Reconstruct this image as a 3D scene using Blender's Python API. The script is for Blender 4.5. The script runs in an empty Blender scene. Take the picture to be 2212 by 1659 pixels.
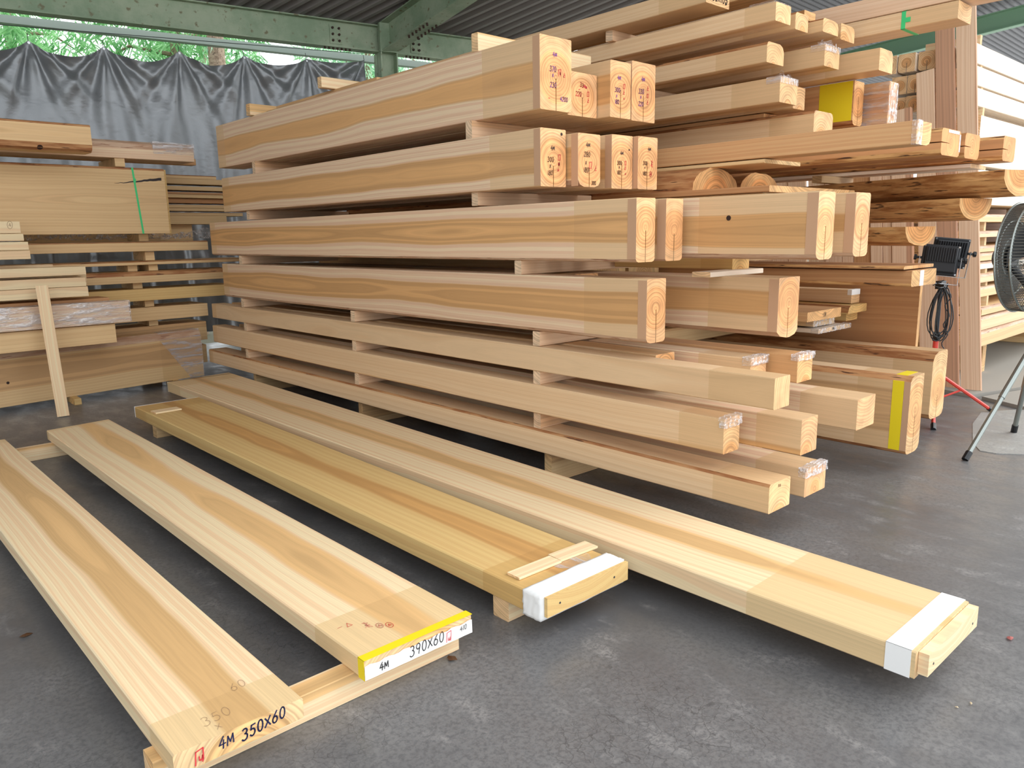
import bpy, bmesh, math, random
from mathutils import Vector, Matrix
random.seed(7)
SC = bpy.context.scene
COL = SC.collection
PI = math.pi
R = math.radians

# ------------------------------------------------------------------ camera, world, light, exposure
cam_d = bpy.data.cameras.new('camera')
cam = bpy.data.objects.new('camera', cam_d); COL.objects.link(cam)
cam_d.sensor_fit = 'HORIZONTAL'; cam_d.sensor_width = 36.0
cam_d.lens = 36.0 * 1660.3 / 2212
cam_d.clip_start = 0.05; cam_d.clip_end = 200
YAW, PITCH, ROLL, CH = 0.7421905, 0.1905862, -0.0167149, 1.3889
fw = Vector((math.sin(YAW)*math.cos(PITCH), math.cos(YAW)*math.cos(PITCH), -math.sin(PITCH)))
rt0 = Vector((math.cos(YAW), -math.sin(YAW), 0)); up0 = rt0.cross(fw)
rt = rt0*math.cos(ROLL) + up0*math.sin(ROLL); up = up0*math.cos(ROLL) - rt0*math.sin(ROLL)
M = Matrix((rt, up, -fw)).transposed().to_4x4(); M.translation = Vector((0, 0, CH))
cam.matrix_world = M
SC.camera = cam

w = bpy.data.worlds.new('overcast'); SC.world = w; w.use_nodes = True
bg = w.node_tree.nodes['Background']
bg.inputs[0].default_value = (0.93, 0.965, 1.0, 1); bg.inputs[1].default_value = 1.5

def sun(name, direction, strength, angle, color):
    d = bpy.data.lights.new(name, 'SUN'); d.energy = strength; d.angle = R(angle); d.color = color
    o = bpy.data.objects.new(name, d); COL.objects.link(o)
    o.rotation_euler = Vector(direction).to_track_quat('-Z', 'Y').to_euler()
    return o
sun('hazy_sun', (-0.80, 0.40, -0.58), 1.5, 48, (1.0, 0.975, 0.93))

SC.view_settings.view_transform = 'Standard'; SC.view_settings.look = 'None'
SC.view_settings.gamma = 1.0; SC.view_settings.exposure = 0.70; SC.view_settings.use_curve_mapping = False

# ------------------------------------------------------------------ materials
def S(r, g, b):
    f = lambda c: ((c/255)/12.92 if c/255 <= 0.04045 else ((c/255+0.055)/1.055)**2.4)
    return (f(r), f(g), f(b), 1)

class NT:
    def __init__(s, name):
        s.m = bpy.data.materials.new(name); s.m.use_nodes = True
        s.t = s.m.node_tree; s.b = s.t.nodes['Principled BSDF']; s.out = s.t.nodes['Material Output']
    def n(s, kind, **kw):
        nd = s.t.nodes.new(kind)
        for k, v in kw.items(): setattr(nd, k, v)
        return nd
    def l(s, a, b): s.t.links.new(a, b)
    def val(s, sock, v):
        if isinstance(v, bpy.types.NodeSocket): s.l(v, sock)
        elif v is not None: sock.default_value = v
    def math(s, op, a, b=None, c=None):
        nd = s.n('ShaderNodeMath', operation=op)
        for i, v in enumerate((a, b, c)): s.val(nd.inputs[i], v)
        return nd.outputs[0]
    def mix(s, f, a, b, mode='MIX'):
        nd = s.n('ShaderNodeMix', data_type='RGBA', blend_type=mode)
        s.val(nd.inputs[0], f); s.val(nd.inputs[6], a); s.val(nd.inputs[7], b)
        return nd.outputs[2]
    def noise(s, dims, vec=None, W=None, scale=1.0, detail=2.0, rough=0.5):
        nd = s.n('ShaderNodeTexNoise', noise_dimensions=dims)
        if vec is not None: s.l(vec, nd.inputs['Vector'])
        if W is not None: s.val(nd.inputs['W'], W)
        nd.inputs['Scale'].default_value = scale; nd.inputs['Detail'].default_value = detail
        nd.inputs['Roughness'].default_value = rough
        return nd.outputs[0]
    def mapr(s, v, a, b, c=0.0, d=1.0, smooth=True):
        nd = s.n('ShaderNodeMapRange', interpolation_type='SMOOTHSTEP' if smooth else 'LINEAR')
        s.val(nd.inputs[0], v)
        for i, x in enumerate((a, b, c, d)): s.val(nd.inputs[1+i], x)
        return nd.outputs[0]
    def scl(s, vec, v):
        nd = s.n('ShaderNodeVectorMath', operation='MULTIPLY'); s.l(vec, nd.inputs[0]); nd.inputs[1].default_value = v
        return nd.outputs[0]
    def bump(s, h, strength, dist=0.01):
        nd = s.n('ShaderNodeBump'); s.l(h, nd.inputs['Height'])
        nd.inputs['Strength'].default_value = strength; nd.inputs['Distance'].default_value = dist
        s.l(nd.outputs[0], s.b.inputs['Normal'])

def wood(name, sap, sap2, heart, kind='side', rough=0.6):
    """Solid wood: growth rings round a wandering pith; object colour holds pith x+1, pith z+1, heart radius, seed."""
    t = NT(name)
    tc = t.n('ShaderNodeTexCoord').outputs['Object']
    sep = t.n('ShaderNodeSeparateXYZ'); t.l(tc, sep.inputs[0]); X, Y, Z = sep.outputs
    oi = t.n('ShaderNodeObjectInfo'); sc = t.n('ShaderNodeSeparateColor'); t.l(oi.outputs['Color'], sc.inputs[0])
    px = t.math('SUBTRACT', sc.outputs[0], 1.0); pz = t.math('SUBTRACT', sc.outputs[1], 1.0); rh = sc.outputs[2]
    seed = oi.outputs['Alpha']
    w1 = t.noise('1D', W=t.math('MULTIPLY_ADD', Y, 0.55, t.math('MULTIPLY', seed, 50)), detail=2.5)
    w2 = t.noise('1D', W=t.math('MULTIPLY_ADD', Y, 0.55, t.math('MULTIPLY_ADD', seed, 50, 177)), detail=2.5)
    v = t.scl(tc, (6, 0.7, 6))
    add = t.n('ShaderNodeVectorMath', operation='ADD'); t.l(v, add.inputs[0])
    cmb = t.n('ShaderNodeCombineXYZ'); t.val(cmb.inputs[0], t.math('MULTIPLY', seed, 31)); t.val(cmb.inputs[1], t.math('MULTIPLY', seed, 77)); t.l(cmb.outputs[0], add.inputs[1])
    sm = t.noise('3D', vec=add.outputs[0], detail=3)
    dx = t.math('ADD', t.math('SUBTRACT', X, px), t.math('MULTIPLY_ADD', w1, 0.036, -0.018))
    dz = t.math('ADD', t.math('SUBTRACT', Z, pz), t.math('MULTIPLY_ADD', w2, 0.036, -0.018))
    r = t.math('SQRT', t.math('ADD', t.math('MULTIPLY', dx, dx), t.math('MULTIPLY', dz, dz)))
    r = t.math('ADD', r, t.math('MULTIPLY_ADD', sm, 0.018, -0.009))
    so = t.math('MULTIPLY', seed, 90)
    fine = t.noise('1D', W=t.math('MULTIPLY_ADD', r, 300, so), detail=2.0)
    broad = t.noise('1D', W=t.math('MULTIPLY_ADD', r, 60, so), detail=1.0)
    fib = t.noise('3D', vec=t.scl(tc, (260, 5, 260)), detail=1)
    mask = t.mapr(t.math('SUBTRACT', r, rh), 0.004, -0.004)
    s2 = t.mapr(broad, 0.44, 0.56)
    sapc = t.mix(s2, sap, sap2)
    hb = t.mapr(broad, 0.35, 0.65, 0.88, 1.10)
    hc = t.n('ShaderNodeVectorMath', operation='SCALE'); hc.inputs[0].default_value = heart[:3]; t.val(hc.inputs[3], hb)
    col = t.mix(mask, sapc, hc.outputs[0])
    if kind == 'end':
        ring = t.math('MULTIPLY_ADD', t.math('SINE', t.math('ADD', t.math('MULTIPLY', r, 380), t.math('MULTIPLY', broad, 9))), 0.5, 0.5)
        ring = t.math('POWER', ring, 2.0)
        f = t.mapr(ring, 0, 1, 1.10, 0.78, smooth=False)
        blot = t.noise('3D', vec=t.scl(tc, (9, 9, 9)), detail=3)
        f = t.math('MULTIPLY', f, t.mapr(blot, 0.3, 0.7, 0.85, 1.12))
    else:
        f = t.mapr(fine, 0.25, 0.75, 1.045, 0.93, smooth=False)
        f = t.math('MULTIPLY', f, t.mapr(fib, 0.2, 0.8, 0.965, 1.035, smooth=False))
    vs = t.n('ShaderNodeVectorMath', operation='SCALE'); t.l(col, vs.inputs[0]); t.val(vs.inputs[3], f)
    tint = t.mapr(t.math('FRACT', t.math('MULTIPLY', seed, 13.7)), 0, 1, 0.93, 1.06, smooth=False)
    vs2 = t.n('ShaderNodeVectorMath', operation='SCALE'); t.l(vs.outputs[0], vs2.inputs[0]); t.val(vs2.inputs[3], tint)
    t.l(vs2.outputs[0], t.b.inputs['Base Color'])
    t.b.inputs['Roughness'].default_value = rough
    if kind == 'seal': t.b.inputs['Roughness'].default_value = 0.42
    t.b.inputs['Specular IOR Level'].default_value = 0.3
    return t.m

def mul(c, a, b=None, d=None):
    b = a if b is None else b; d = a if d is None else d
    return (c[0]*a, c[1]*b, c[2]*d, 1)

def wood_set(n, sap, sap2, heart, end, endheart):
    sealed = (0.62*sap[0]+0.35*heart[0], 0.61*sap[1]+0.34*heart[1], 0.57*sap[2]+0.34*heart[2], 1)
    return dict(side=wood(n+'_face', sap, sap2, heart), seal=wood(n+'_sealed_face', sealed, mul(sealed, .95), mul(heart, .94), 'seal'),
                end=wood(n+'_end_grain', end, mul(end, .93), endheart, 'end', 0.7))
TONE = dict(
    cedar=wood_set('cedar', S(226,201,168), S(217,182,152), S(206,160,108), S(226,176,128), S(226,166,112)),
    tan=wood_set('tan_cedar', S(224,193,154), S(218,184,144), S(204,164,118), S(228,184,134), S(222,168,114)),
    cypress=wood_set('cypress', S(230,208,168), S(226,194,154), S(213,173,120), S(226,190,144), S(216,172,118)),
    honey=wood_set('honey', S(214,182,122), S(208,172,114), S(196,150,92), S(220,178,114), S(210,162,98)),
    brown=wood_set('brown_cedar', S(192,146,102), S(182,134,92), S(162,112,70), S(224,176,122), S(214,160,106)),
    dim=wood_set('dim_board', S(220,188,140), S(213,178,132), S(198,158,112), S(212,178,130), S(204,164,116)),
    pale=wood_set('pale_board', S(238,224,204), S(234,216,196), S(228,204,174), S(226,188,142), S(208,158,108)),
    pink=wood_set('pinkish_board', S(232,200,170), S(224,188,156), S(196,152,122), S(228,204,180), S(218,188,160)),
    orange=wood_set('orange_slab', S(208,166,120), S(202,156,110), S(196,144,98), S(222,172,116), S(210,150,94)),
    batten=wood_set('batten_wood', S(226,192,158), S(218,182,148), S(210,168,128), S(222,194,162), S(212,178,144)),
)
def simple(name, col, rough=0.6, metal=0.0, spec=0.5, alpha=1.0):
    t = NT(name); t.b.inputs['Base Color'].default_value = col; t.b.inputs['Roughness'].default_value = rough
    t.b.inputs['Metallic'].default_value = metal; t.b.inputs['Specular IOR Level'].default_value = spec
    t.b.inputs['Alpha'].default_value = alpha
    return t.m

def wane_mat(name, a, b, c):
    t = NT(name); tc = t.n('ShaderNodeTexCoord').outputs['Object']
    oi = t.n('ShaderNodeObjectInfo')
    ad = t.n('ShaderNodeVectorMath', operation='ADD'); t.l(t.scl(tc, (26, 3.2, 26)), ad.inputs[0])
    cm = t.n('ShaderNodeCombineXYZ'); t.val(cm.inputs[1], t.math('MULTIPLY', oi.outputs['Alpha'], 60)); t.l(cm.outputs[0], ad.inputs[1])
    n1 = t.noise('3D', vec=ad.outputs[0], detail=4, rough=.6)
    n2 = t.noise('3D', vec=t.scl(tc, (60, 6, 60)), detail=3)
    col = t.mix(t.mapr(n1, .40, .62), a, b)
    col = t.mix(t.mapr(n2, .60, .68), col, c)
    t.l(col, t.b.inputs['Base Color']); t.b.inputs['Roughness'].default_value = .65
    t.bump(n1, .5, .006)
    return t.m
WANE = wane_mat('live_edge_surface', S(186,138,92), S(150,96,56), S(84,50,30))
WANE_PALE = wane_mat('pale_live_edge_surface', S(196,166,140), S(178,140,112), S(150,108,84))
BARK = wane_mat('bark_streaked_surface', S(216,170,112), S(168,114,64), S(70,42,26))

PAPER_BAND = simple('brown_paper_tape', S(188,150,118), .8)
YELLOW = simple('yellow_tape', S(226,204,24), .55)
WHITE = simple('white_paper', S(236,236,234), .7)
INK = simple('black_ink', S(30,26,30), .6)
INK_BLUE = simple('dark_blue_ink', S(22,30,70), .6)
INK_RED = simple('red_ink', S(206,50,60), .6)
INK_PURPLE = simple('purple_ink', S(120,60,150), .6)
INK_FAINT = simple('faint_red_pencil', S(206,130,110), .7)
INK_GREY = simple('grey_pencil', S(140,112,90), .7)
GREEN_STRAP = simple('green_strapping', S(60,196,120), .45)
BLACK = simple('black_plastic', S(24,26,30), .4)
BLACK_MATTE = simple('black_matte_metal', S(34,38,44), .5)
RED = simple('red_paint', S(214,70,58), .4)
STEEL = simple('galvanised_steel', S(150,156,152), .35, .8)
CHROME = simple('bright_steel', S(200,202,204), .25, .9)
DARKGREY = simple('dark_grey_metal', S(70,72,74), .5, .3)
GLASSY = simple('lamp_glass', S(190,150,140), .15)
RUST = simple('rusty_bolt', S(58,40,30), .8)
WIRE = simple('grey_cage_wire', S(104,106,102), .45, .4)
SHEET = simple('worn_grey_sheet', S(146,142,134), .7)
LEAFB = simple('dry_leaf', S(120,84,56), .8)
PINKSCRAP = simple('pink_scrap', S(206,130,124), .7)
WOODCHIP = simple('wood_chip', S(226,210,180), .8)
KNOT = simple('dark_knot_wood', S(44,24,18), .7)
DARKHOLE = simple('dark_resin_streak', S(36,26,26), .5)

def film_mat():
    t = NT('clear_film'); tc = t.n('ShaderNodeTexCoord').outputs['Object']
    n1 = t.noise('3D', vec=t.scl(tc, (34, 4.5, 26)), detail=4, rough=.6)
    tr = t.n('ShaderNodeBsdfTransparent'); gl = t.n('ShaderNodeBsdfGlossy'); gl.inputs['Roughness'].default_value = .18
    df = t.n('ShaderNodeBsdfDiffuse'); df.inputs[0].default_value = S(235, 232, 235)
    bm = t.n('ShaderNodeBump'); t.l(n1, bm.inputs['Height']); bm.inputs['Strength'].default_value = .9; bm.inputs['Distance'].default_value = .03
    t.l(bm.outputs[0], gl.inputs['Normal'])
    m1 = t.n('ShaderNodeMixShader'); m2 = t.n('ShaderNodeMixShader')
    m1.inputs[0].default_value = .45; t.l(df.outputs[0], m1.inputs[1]); t.l(gl.outputs[0], m1.inputs[2])
    t.val(m2.inputs[0], t.mapr(n1, .42, .64, .14, .72)); t.l(tr.outputs[0], m2.inputs[1]); t.l(m1.outputs[0], m2.inputs[2])  # white diffuse share in streaks imitates highlights on the crumpled film
    t.l(m2.outputs[0], t.out.inputs[0])
    return t.m
FILM = film_mat()

def green_steel():
    t = NT('weathered_green_steel'); tc = t.n('ShaderNodeTexCoord').outputs['Object']
    n1 = t.noise('3D', vec=t.scl(tc, (2.2, 2.2, 2.2)), detail=6, rough=.65)
    n2 = t.noise('3D', vec=t.scl(tc, (14, 14, 14)), detail=4)
    c = t.mix(t.mapr(n1, .35, .65), S(134,156,128), S(164,178,152))
    c = t.mix(t.mapr(n2, .60, .72), c, S(120,116,88))
    t.l(c, t.b.inputs['Base Color']); t.b.inputs['Roughness'].default_value = .6
    return t.m
GREEN = green_steel()
GREEN2 = simple('green_painted_steel', S(136,176,146), .5)
GUTTER = simple('pale_grey_gutter', S(170,184,176), .5)
DECK = simple('dark_roof_deck', S(146,140,137), .55, .1)
DECK2 = simple('grey_roof_deck', S(120,120,124), .5, .2)

def concrete(name, base, dark, light, rough):
    t = NT(name); tc = t.n('ShaderNodeTexCoord').outputs['Object']
    n1 = t.noise('3D', vec=t.scl(tc, (.9, .9, .9)), detail=7, rough=.62)
    n2 = t.noise('3D', vec=t.scl(tc, (9, 4, 9)), detail=5, rough=.65)
    n3 = t.noise('3D', vec=t.scl(tc, (60, 60, 60)), detail=5, rough=.7)
    c = t.mix(t.mapr(n1, .35, .68), base, dark)
    c = t.mix(t.mapr(n2, .52, .75, 0, .8), c, light)
    c = t.mix(t.mapr(n3, .40, .66, 0, .85), c, dark)
    vo = t.n('ShaderNodeTexVoronoi', feature='DISTANCE_TO_EDGE'); vo.inputs['Scale'].default_value = 24
    wv = t.n('ShaderNodeVectorMath', operation='ADD'); t.l(tc, wv.inputs[0])
    nn = t.n('ShaderNodeTexNoise'); nn.inputs['Scale'].default_value = 9; nn.inputs['Detail'].default_value = 4; t.l(tc, nn.inputs['Vector'])
    t.l(t.scl(nn.outputs['Color'], (.09, .09, .09)), wv.inputs[1]); t.l(wv.outputs[0], vo.inputs['Vector'])
    crack = t.mapr(vo.outputs['Distance'], .030, .008)
    msk = t.mapr(t.noise('3D', vec=t.scl(tc, (1.3, 1.3, 1.3)), detail=3), .50, .62)
    c = t.mix(t.math('MULTIPLY', t.math('MULTIPLY', crack, msk), .5), c, mul(dark, .45))
    t.l(c, t.b.inputs['Base Color'])
    t.l(t.mapr(n2, .3, .7, rough-.08, rough+.12), t.b.inputs['Roughness'])
    t.b.inputs['Specular IOR Level'].default_value = .6
    t.bump(n2, .25, .004)
    return t.m
FLOOR = concrete('dark_concrete', S(110,110,110), S(84,84,86), S(134,132,130), .36)
YARD_BOUNCE = simple('bounce_yard_concrete', S(206,206,202), .8)  # pale colour of the added yard, meant to throw light back
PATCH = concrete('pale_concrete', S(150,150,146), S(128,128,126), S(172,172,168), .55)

def tarp_mat():
    t = NT('dark_grey_sheet'); tc = t.n('ShaderNodeTexCoord').outputs['Object']
    n1 = t.noise('3D', vec=t.scl(tc, (14, 14, 20)), detail=3, rough=.5)
    n2 = t.noise('3D', vec=t.scl(tc, (3, 3, 2)), detail=2)
    t.l(t.mix(n2, S(130,134,137), S(150,153,156)), t.b.inputs['Base Color'])
    t.b.inputs['Roughness'].default_value = .38; t.b.inputs['Metallic'].default_value = .5
    t.bump(n1, .22, .015)
    return t.m
TARP = tarp_mat()

def leaf_mat(name, a, b):
    t = NT(name); tc = t.n('ShaderNodeTexCoord').outputs['Object']
    n = t.noise('3D', vec=t.scl(tc, (5, 5, 5)), detail=4)
    c = t.mix(t.mapr(n, .35, .65), a, b)
    t.l(c, t.b.inputs['Base Color']); t.b.inputs['Roughness'].default_value = .6
    tl = t.n('ShaderNodeBsdfTranslucent'); t.l(c, tl.inputs[0])
    mx = t.n('ShaderNodeMixShader'); mx.inputs[0].default_value = .45
    t.l(t.b.outputs[0], mx.inputs[1]); t.l(tl.outputs[0], mx.inputs[2]); t.l(mx.outputs[0], t.out.inputs[0])
    return t.m
LEAF1 = leaf_mat('cedar_foliage', S(92,158,96), S(166,222,158))
LEAF2 = leaf_mat('pale_foliage', S(140,198,156), S(212,240,212))
TRUNK = wane_mat('tree_bark', S(150,132,110), S(120,100,80), S(80,64,50))
GROUND = simple('forest_ground', S(84,80,62), .9)

# ------------------------------------------------------------------ object helpers
def link(name, bm, mats, parent=None, mat=None, smooth=False):
    me = bpy.data.meshes.new(name); bm.normal_update(); bm.to_mesh(me); bm.free()
    for m in (mats if isinstance(mats, (list, tuple)) else [mats]): me.materials.append(m)
    if smooth:
        for p in me.polygons: p.use_smooth = True
    o = bpy.data.objects.new(name, me); COL.objects.link(o)
    if parent is not None: o.parent = parent
    if mat is not None: o.matrix_local = mat
    return o
def tag(o, label, cat, group=None):
    o['label'] = label; o['category'] = cat
    if group: o['group'] = group
    return o
def empty(name, loc, rz=0.0):
    o = bpy.data.objects.new(name, None); COL.objects.link(o); o.location = loc; o.rotation_euler = (0, 0, rz)
    o.empty_display_size = .1
    return o
def struct(o): o['kind'] = 'structure'; return o
def frame(o, px, pz, rh, seed=None):
    o.color = (px+1, pz+1, rh, random.random() if seed is None else seed)

def add_box(bm, x0, y0, z0, x1, y1, z1, mi=0, m=None):
    vs = [bm.verts.new(Vector(p) if m is None else m @ Vector(p)) for p in
          ((x0,y0,z0),(x1,y0,z0),(x1,y1,z0),(x0,y1,z0),(x0,y0,z1),(x1,y0,z1),(x1,y1,z1),(x0,y1,z1))]
    for f in ((0,3,2,1),(4,5,6,7),(0,1,5,4),(1,2,6,5),(2,3,7,6),(3,0,4,7)):
        bm.faces.new([vs[i] for i in f]).material_index = mi
def add_tube(bm, pts, rad, seg=8, mi=0, cap=True):
    pts = [Vector(p) for p in pts]; rings = []
    rads = rad if isinstance(rad, (list, tuple)) else [rad]*len(pts)
    ref = None
    for i, p in enumerate(pts):
        d = (pts[min(i+1, len(pts)-1)] - pts[max(i-1, 0)]).normalized()
        if ref is None: ref = d.orthogonal().normalized()
        a = (ref - d*ref.dot(d))
        a = a.normalized() if a.length > 1e-5 else d.orthogonal().normalized()
        ref = a; b = d.cross(a)
        rings.append([bm.verts.new(p + (a*math.cos(2*PI*k/seg) + b*math.sin(2*PI*k/seg))*rads[i]) for k in range(seg)])
    for i in range(len(rings)-1):
        for k in range(seg):
            bm.faces.new((rings[i][k], rings[i][(k+1) % seg], rings[i+1][(k+1) % seg], rings[i+1][k])).material_index = mi
    if cap:
        bm.faces.new(rings[0][::-1]).material_index = mi; bm.faces.new(rings[-1]).material_index = mi

# cross sections: list of (x, z, edge_flag) counter-clockwise seen from the near end looking along +y... x right, z up
def rect(w, h, c=.004, wane=(), kerf=None):
    """wane: dict-like of corner name -> size (bl, br, tr, tl) cut as live edge; kerf: (side, position, depth)."""
    wane = dict(wane)
    pts = []
    def corner(x, z, key, dx1, dz1, dx2, dz2):
        s = wane.get(key)
        if s:
            a, b = s
            pts.append((x+dx1*(a if dx1 else 0), z+dz1*(b if dz1 else 0), 1))
            mx, mz = x + (dx1+dx2)*a*.32, z + (dz1+dz2)*b*.32
            pts.append((mx, mz, 1))
            pts.append((x+dx2*(a if dx2 else 0), z+dz2*(b if dz2 else 0), 0))
        else:
            pts.append((x+dx1*c, z+dz1*c, 0)); pts.append((x+dx2*c, z+dz2*c, 0))
    k = kerf; kw = .0032
    corner(0, 0, 'bl', 0, 1, 1, 0)
    if k and k[0] == 'b': pts += [(k[1]-kw, 0, 0), (k[1]-kw, k[2], 0), (k[1]+kw, k[2], 0), (k[1]+kw, 0, 0)]
    corner(w, 0, 'br', -1, 0, 0, 1)
    corner(w, h, 'tr', 0, -1, -1, 0)
    corner(0, h, 'tl', 1, 0, 0, -1)
    if k and k[0] == 'l': pts += [(0, k[1]+kw, 0), (k[2], k[1]+kw*.3, 0), (k[2], k[1]-kw*.3, 0), (0, k[1]-kw, 0)]
    return pts
def halfround(w, h, up=True, n=11, flat=.0, jag=.0):
    pts = []
    for i in range(n+1):
        a = PI*i/n
        x = w/2 - w/2*math.cos(a); z = h*math.sin(a)**.8
        if jag: x += random.uniform(-jag, jag)*(0 < i < n); z += random.uniform(-jag, jag)*(0 < i < n)
        pts.append((x, z))
    if up:   # dome on top, flat below
        pts = pts[::-1]
        pts = [(x, max(z, 0)) for x, z in pts]
        return [(x, z, 1 if i < len(pts)-1 else 0) for i, (x, z) in enumerate(pts)]
    pts = [(x, h-z) for x, z in pts]
    return [(x, z, 1 if i < len(pts)-1 else 0) for i, (x, z) in enumerate(pts)]

def beam(name, label, cat, pos, sec, L, tone='cedar', yaw=0.0, seal=(0, 0), pith=None, group=None, wane=None, mat=None, parent=None, segs=None, bow=0.0, endjit=0.0):
    """A straight timber: section extruded along local +y from its near end. Faces: side, sealed, end grain, live edge."""
    bm = bmesh.new(); T = TONE[tone]
    ys = [0.0]
    if seal[0]: ys.append(seal[0])
    if segs:
        for k in range(1, segs): ys.append(L*k/segs)
    if seal[1]: ys.append(L-seal[1])
    ys.append(L); ys = sorted(set(ys))
    loops = []
    for y in ys:
        bz = bow*math.sin(PI*y/L)
        loops.append([bm.verts.new((x, y, z+bz)) for x, z, f in sec])
    n = len(sec)
    for i in range(len(ys)-1):
        mid = (ys[i]+ys[i+1])/2
        sealed = mid < seal[0] or mid > L-seal[1]
        for k in range(n):
            f = bm.faces.new((loops[i][k], loops[i][(k+1) % n], loops[i+1][(k+1) % n], loops[i+1][k]))
            f.material_index = 3 if sec[k][2] else (1 if sealed else 0)
    f = bm.faces.new(loops[0][::-1]); f.material_index = 2
    g = bm.faces.new(loops[-1]); g.material_index = 2
    bmesh.ops.recalc_face_normals(bm, faces=bm.faces)
    bmesh.ops.triangulate(bm, faces=[f, g])
    o = link(name, bm, [T['side'], T['seal'], T['end'], wane or WANE], parent)
    if mat is not None: o.matrix_world = mat
    else: o.location = pos; o.rotation_euler = (0, 0, yaw)
    xs = [p[0] for p in sec]; zs = [p[1] for p in sec]
    if pith is None: pith = ((min(xs)+max(xs))/2, (min(zs)+max(zs))/2, .1)
    frame(o, *pith)
    if label: tag(o, label, cat, group)
    return o

# ---- handwriting: pen strokes on a face. glyphs in a 0..1 x 0..1.4 cell
def arc(cx, cy, rx, ry, a0, a1, n=10):
    return [(cx+rx*math.cos(R(a0+(a1-a0)*i/n)), cy+ry*math.sin(R(a0+(a1-a0)*i/n))) for i in range(n+1)]
G = {
 '0': [arc(.5, .7, .38, .66, 90, 450, 16)],
 '1': [[(.5, 1.35), (.5, .05)]],
 '2': [arc(.48, 1.0, .36, .36, 160, -30, 8) + [(.1, .08), (.9, .1)]],
 '3': [arc(.42, 1.05, .36, .3, 140, -80, 8) + arc(.42, .4, .42, .38, 80, -150, 9)],
 '4': [[(.62, 1.35), (.05, .5), (.95, .5)], [(.66, .95), (.62, .0)]],
 '5': [[(.85, 1.3), (.3, 1.3), (.22, .8)] + arc(.45, .45, .38, .4, 100, -150, 9)],
 '6': [[(.75, 1.35), (.3, .8)] + arc(.48, .4, .36, .38, 150, -210, 12)],
 '7': [[(.08, 1.3), (.9, 1.3), (.4, .0)]],
 '8': [arc(.5, 1.02, .3, .32, 270, 630, 12) + arc(.5, .36, .38, .35, 90, -270, 12)],
 '9': [arc(.45, .98, .34, .36, 0, 360, 12) + [(.78, .9), (.6, .0)]],
 'M': [[(.05, .05), (.12, 1.1), (.5, .35), (.85, 1.15), (.98, .1)]],
 'm': [[(.05, .1), (.1, .8), (.35, .2), (.55, .8), (.7, .2), (.95, .75)]],
 'X': [[(.08, 1.15), (.92, .15)], [(.88, 1.2), (.1, .1)]],
 'x': [[(.15, .95), (.85, .25)], [(.85, 1.0), (.15, .2)]],
 'u': [[(.1, 1.0), (.15, .3), (.5, .15), (.8, .5), (.85, 1.0), (.9, .1)]],
 'B': [[(.05, .0), (.08, 1.25), (.95, 1.35), (1.0, .3), (.9, .05)]],      # open box round a letter
 'O': [[(.1, .1), (.1, 1.2), (.9, 1.25), (.9, .1), (.1, .1)]],            # square mark
 'E': [[(.5, 1.3), (.45, .7), (.9, .72)], [(.45, .7), (.1, .15), (.95, .18)]],
 'T': [[(.1, .15), (.5, 1.0), (.95, .2), (.1, .15)]],
 '@': [arc(.5, .7, .48, .6, 90, 450, 14), [(.3, .5), (.5, .95), (.7, .5), (.35, .7)]],
 'K': [[(.2, 1.3), (.85, 1.0), (.3, .7), (.9, .55)], [(.5, 1.35), (.5, .1)], [(.1, .3), (.5, .6), (.95, .0)]],
 '-': [[(.1, .65), (.9, .7)]],
 'C': [arc(.5, .7, .4, .6, 60, 300, 10)],
}
def writing(parent, items, o, ux, uz, name='handwriting'):
    """items: (text, u, v, height, ink, pen, slope) in the plane o + u*ux + v*uz of the parent's own frame."""
    bms = []
    ux = Vector(ux).normalized(); uz = Vector(uz).normalized(); nrm = ux.cross(uz); o = Vector(o) + nrm*.0012
    for text, u, v, h, ink, pen, slope in items:
        bm = bmesh.new(); bms.append((ink, bm)); pen = pen*1.3
        x = 0.0
        for ch in text:
            wd = h*.62 if ch not in '1' else h*.36
            if ch != ' ':
                for st in G[ch]:
                    P = [o + ux*(u + x + p[0]*wd*.86 + p[1]*h*.05) + uz*(v + p[1]/1.4*h + (x+p[0]*wd)*slope) for p in st]
                    for i in range(len(P)-1):
                        d = P[i+1]-P[i]
                        if d.length < 1e-6: continue
                        s = nrm.cross(d.normalized())*pen/2; e = d.normalized()*pen*.35
                        vs = [bm.verts.new(q) for q in (P[i]-e-s, P[i+1]+e-s, P[i+1]+e+s, P[i]-e+s)]
                        bm.faces.new(vs)
            x += wd
    for ink, bm in bms:
        link(name, bm, [ink], parent)

def band(parent, y0, y1, w, h, mat, name='tape_band', t=.0015, faces='ltr'):
    """Tape wrapped round a timber of size w x h between y0 and y1."""
    bm = bmesh.new()
    if 'l' in faces: add_box(bm, -t, y0, 0, -.0002, y1, h+t)
    if 't' in faces: add_box(bm, -t, y0, h+.0002, w+t, y1, h+t)
    if 'r' in faces: add_box(bm, w+.0002, y0, 0, w+t, y1, h+t)
    if 'b' in faces: add_box(bm, -t, y0, -t, w+t, y1, -.0002)
    return link(name, bm, [mat], parent)
def crumple_box(parent, x0, y0, z0, x1, y1, z1, mat, name, amp=.006, n=7):
    bm = bmesh.new(); add_box(bm, x0, y0, z0, x1, y1, z1)
    bmesh.ops.subdivide_edges(bm, edges=bm.edges[:], cuts=n, use_grid_fill=True)
    c = Vector(((x0+x1)/2, (y0+y1)/2, (z0+z1)/2))
    for v in bm.verts: v.co += (v.co-c).normalized()*random.uniform(0, amp)
    return link(name, bm, [mat], parent, None, mat is WHITE)

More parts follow.
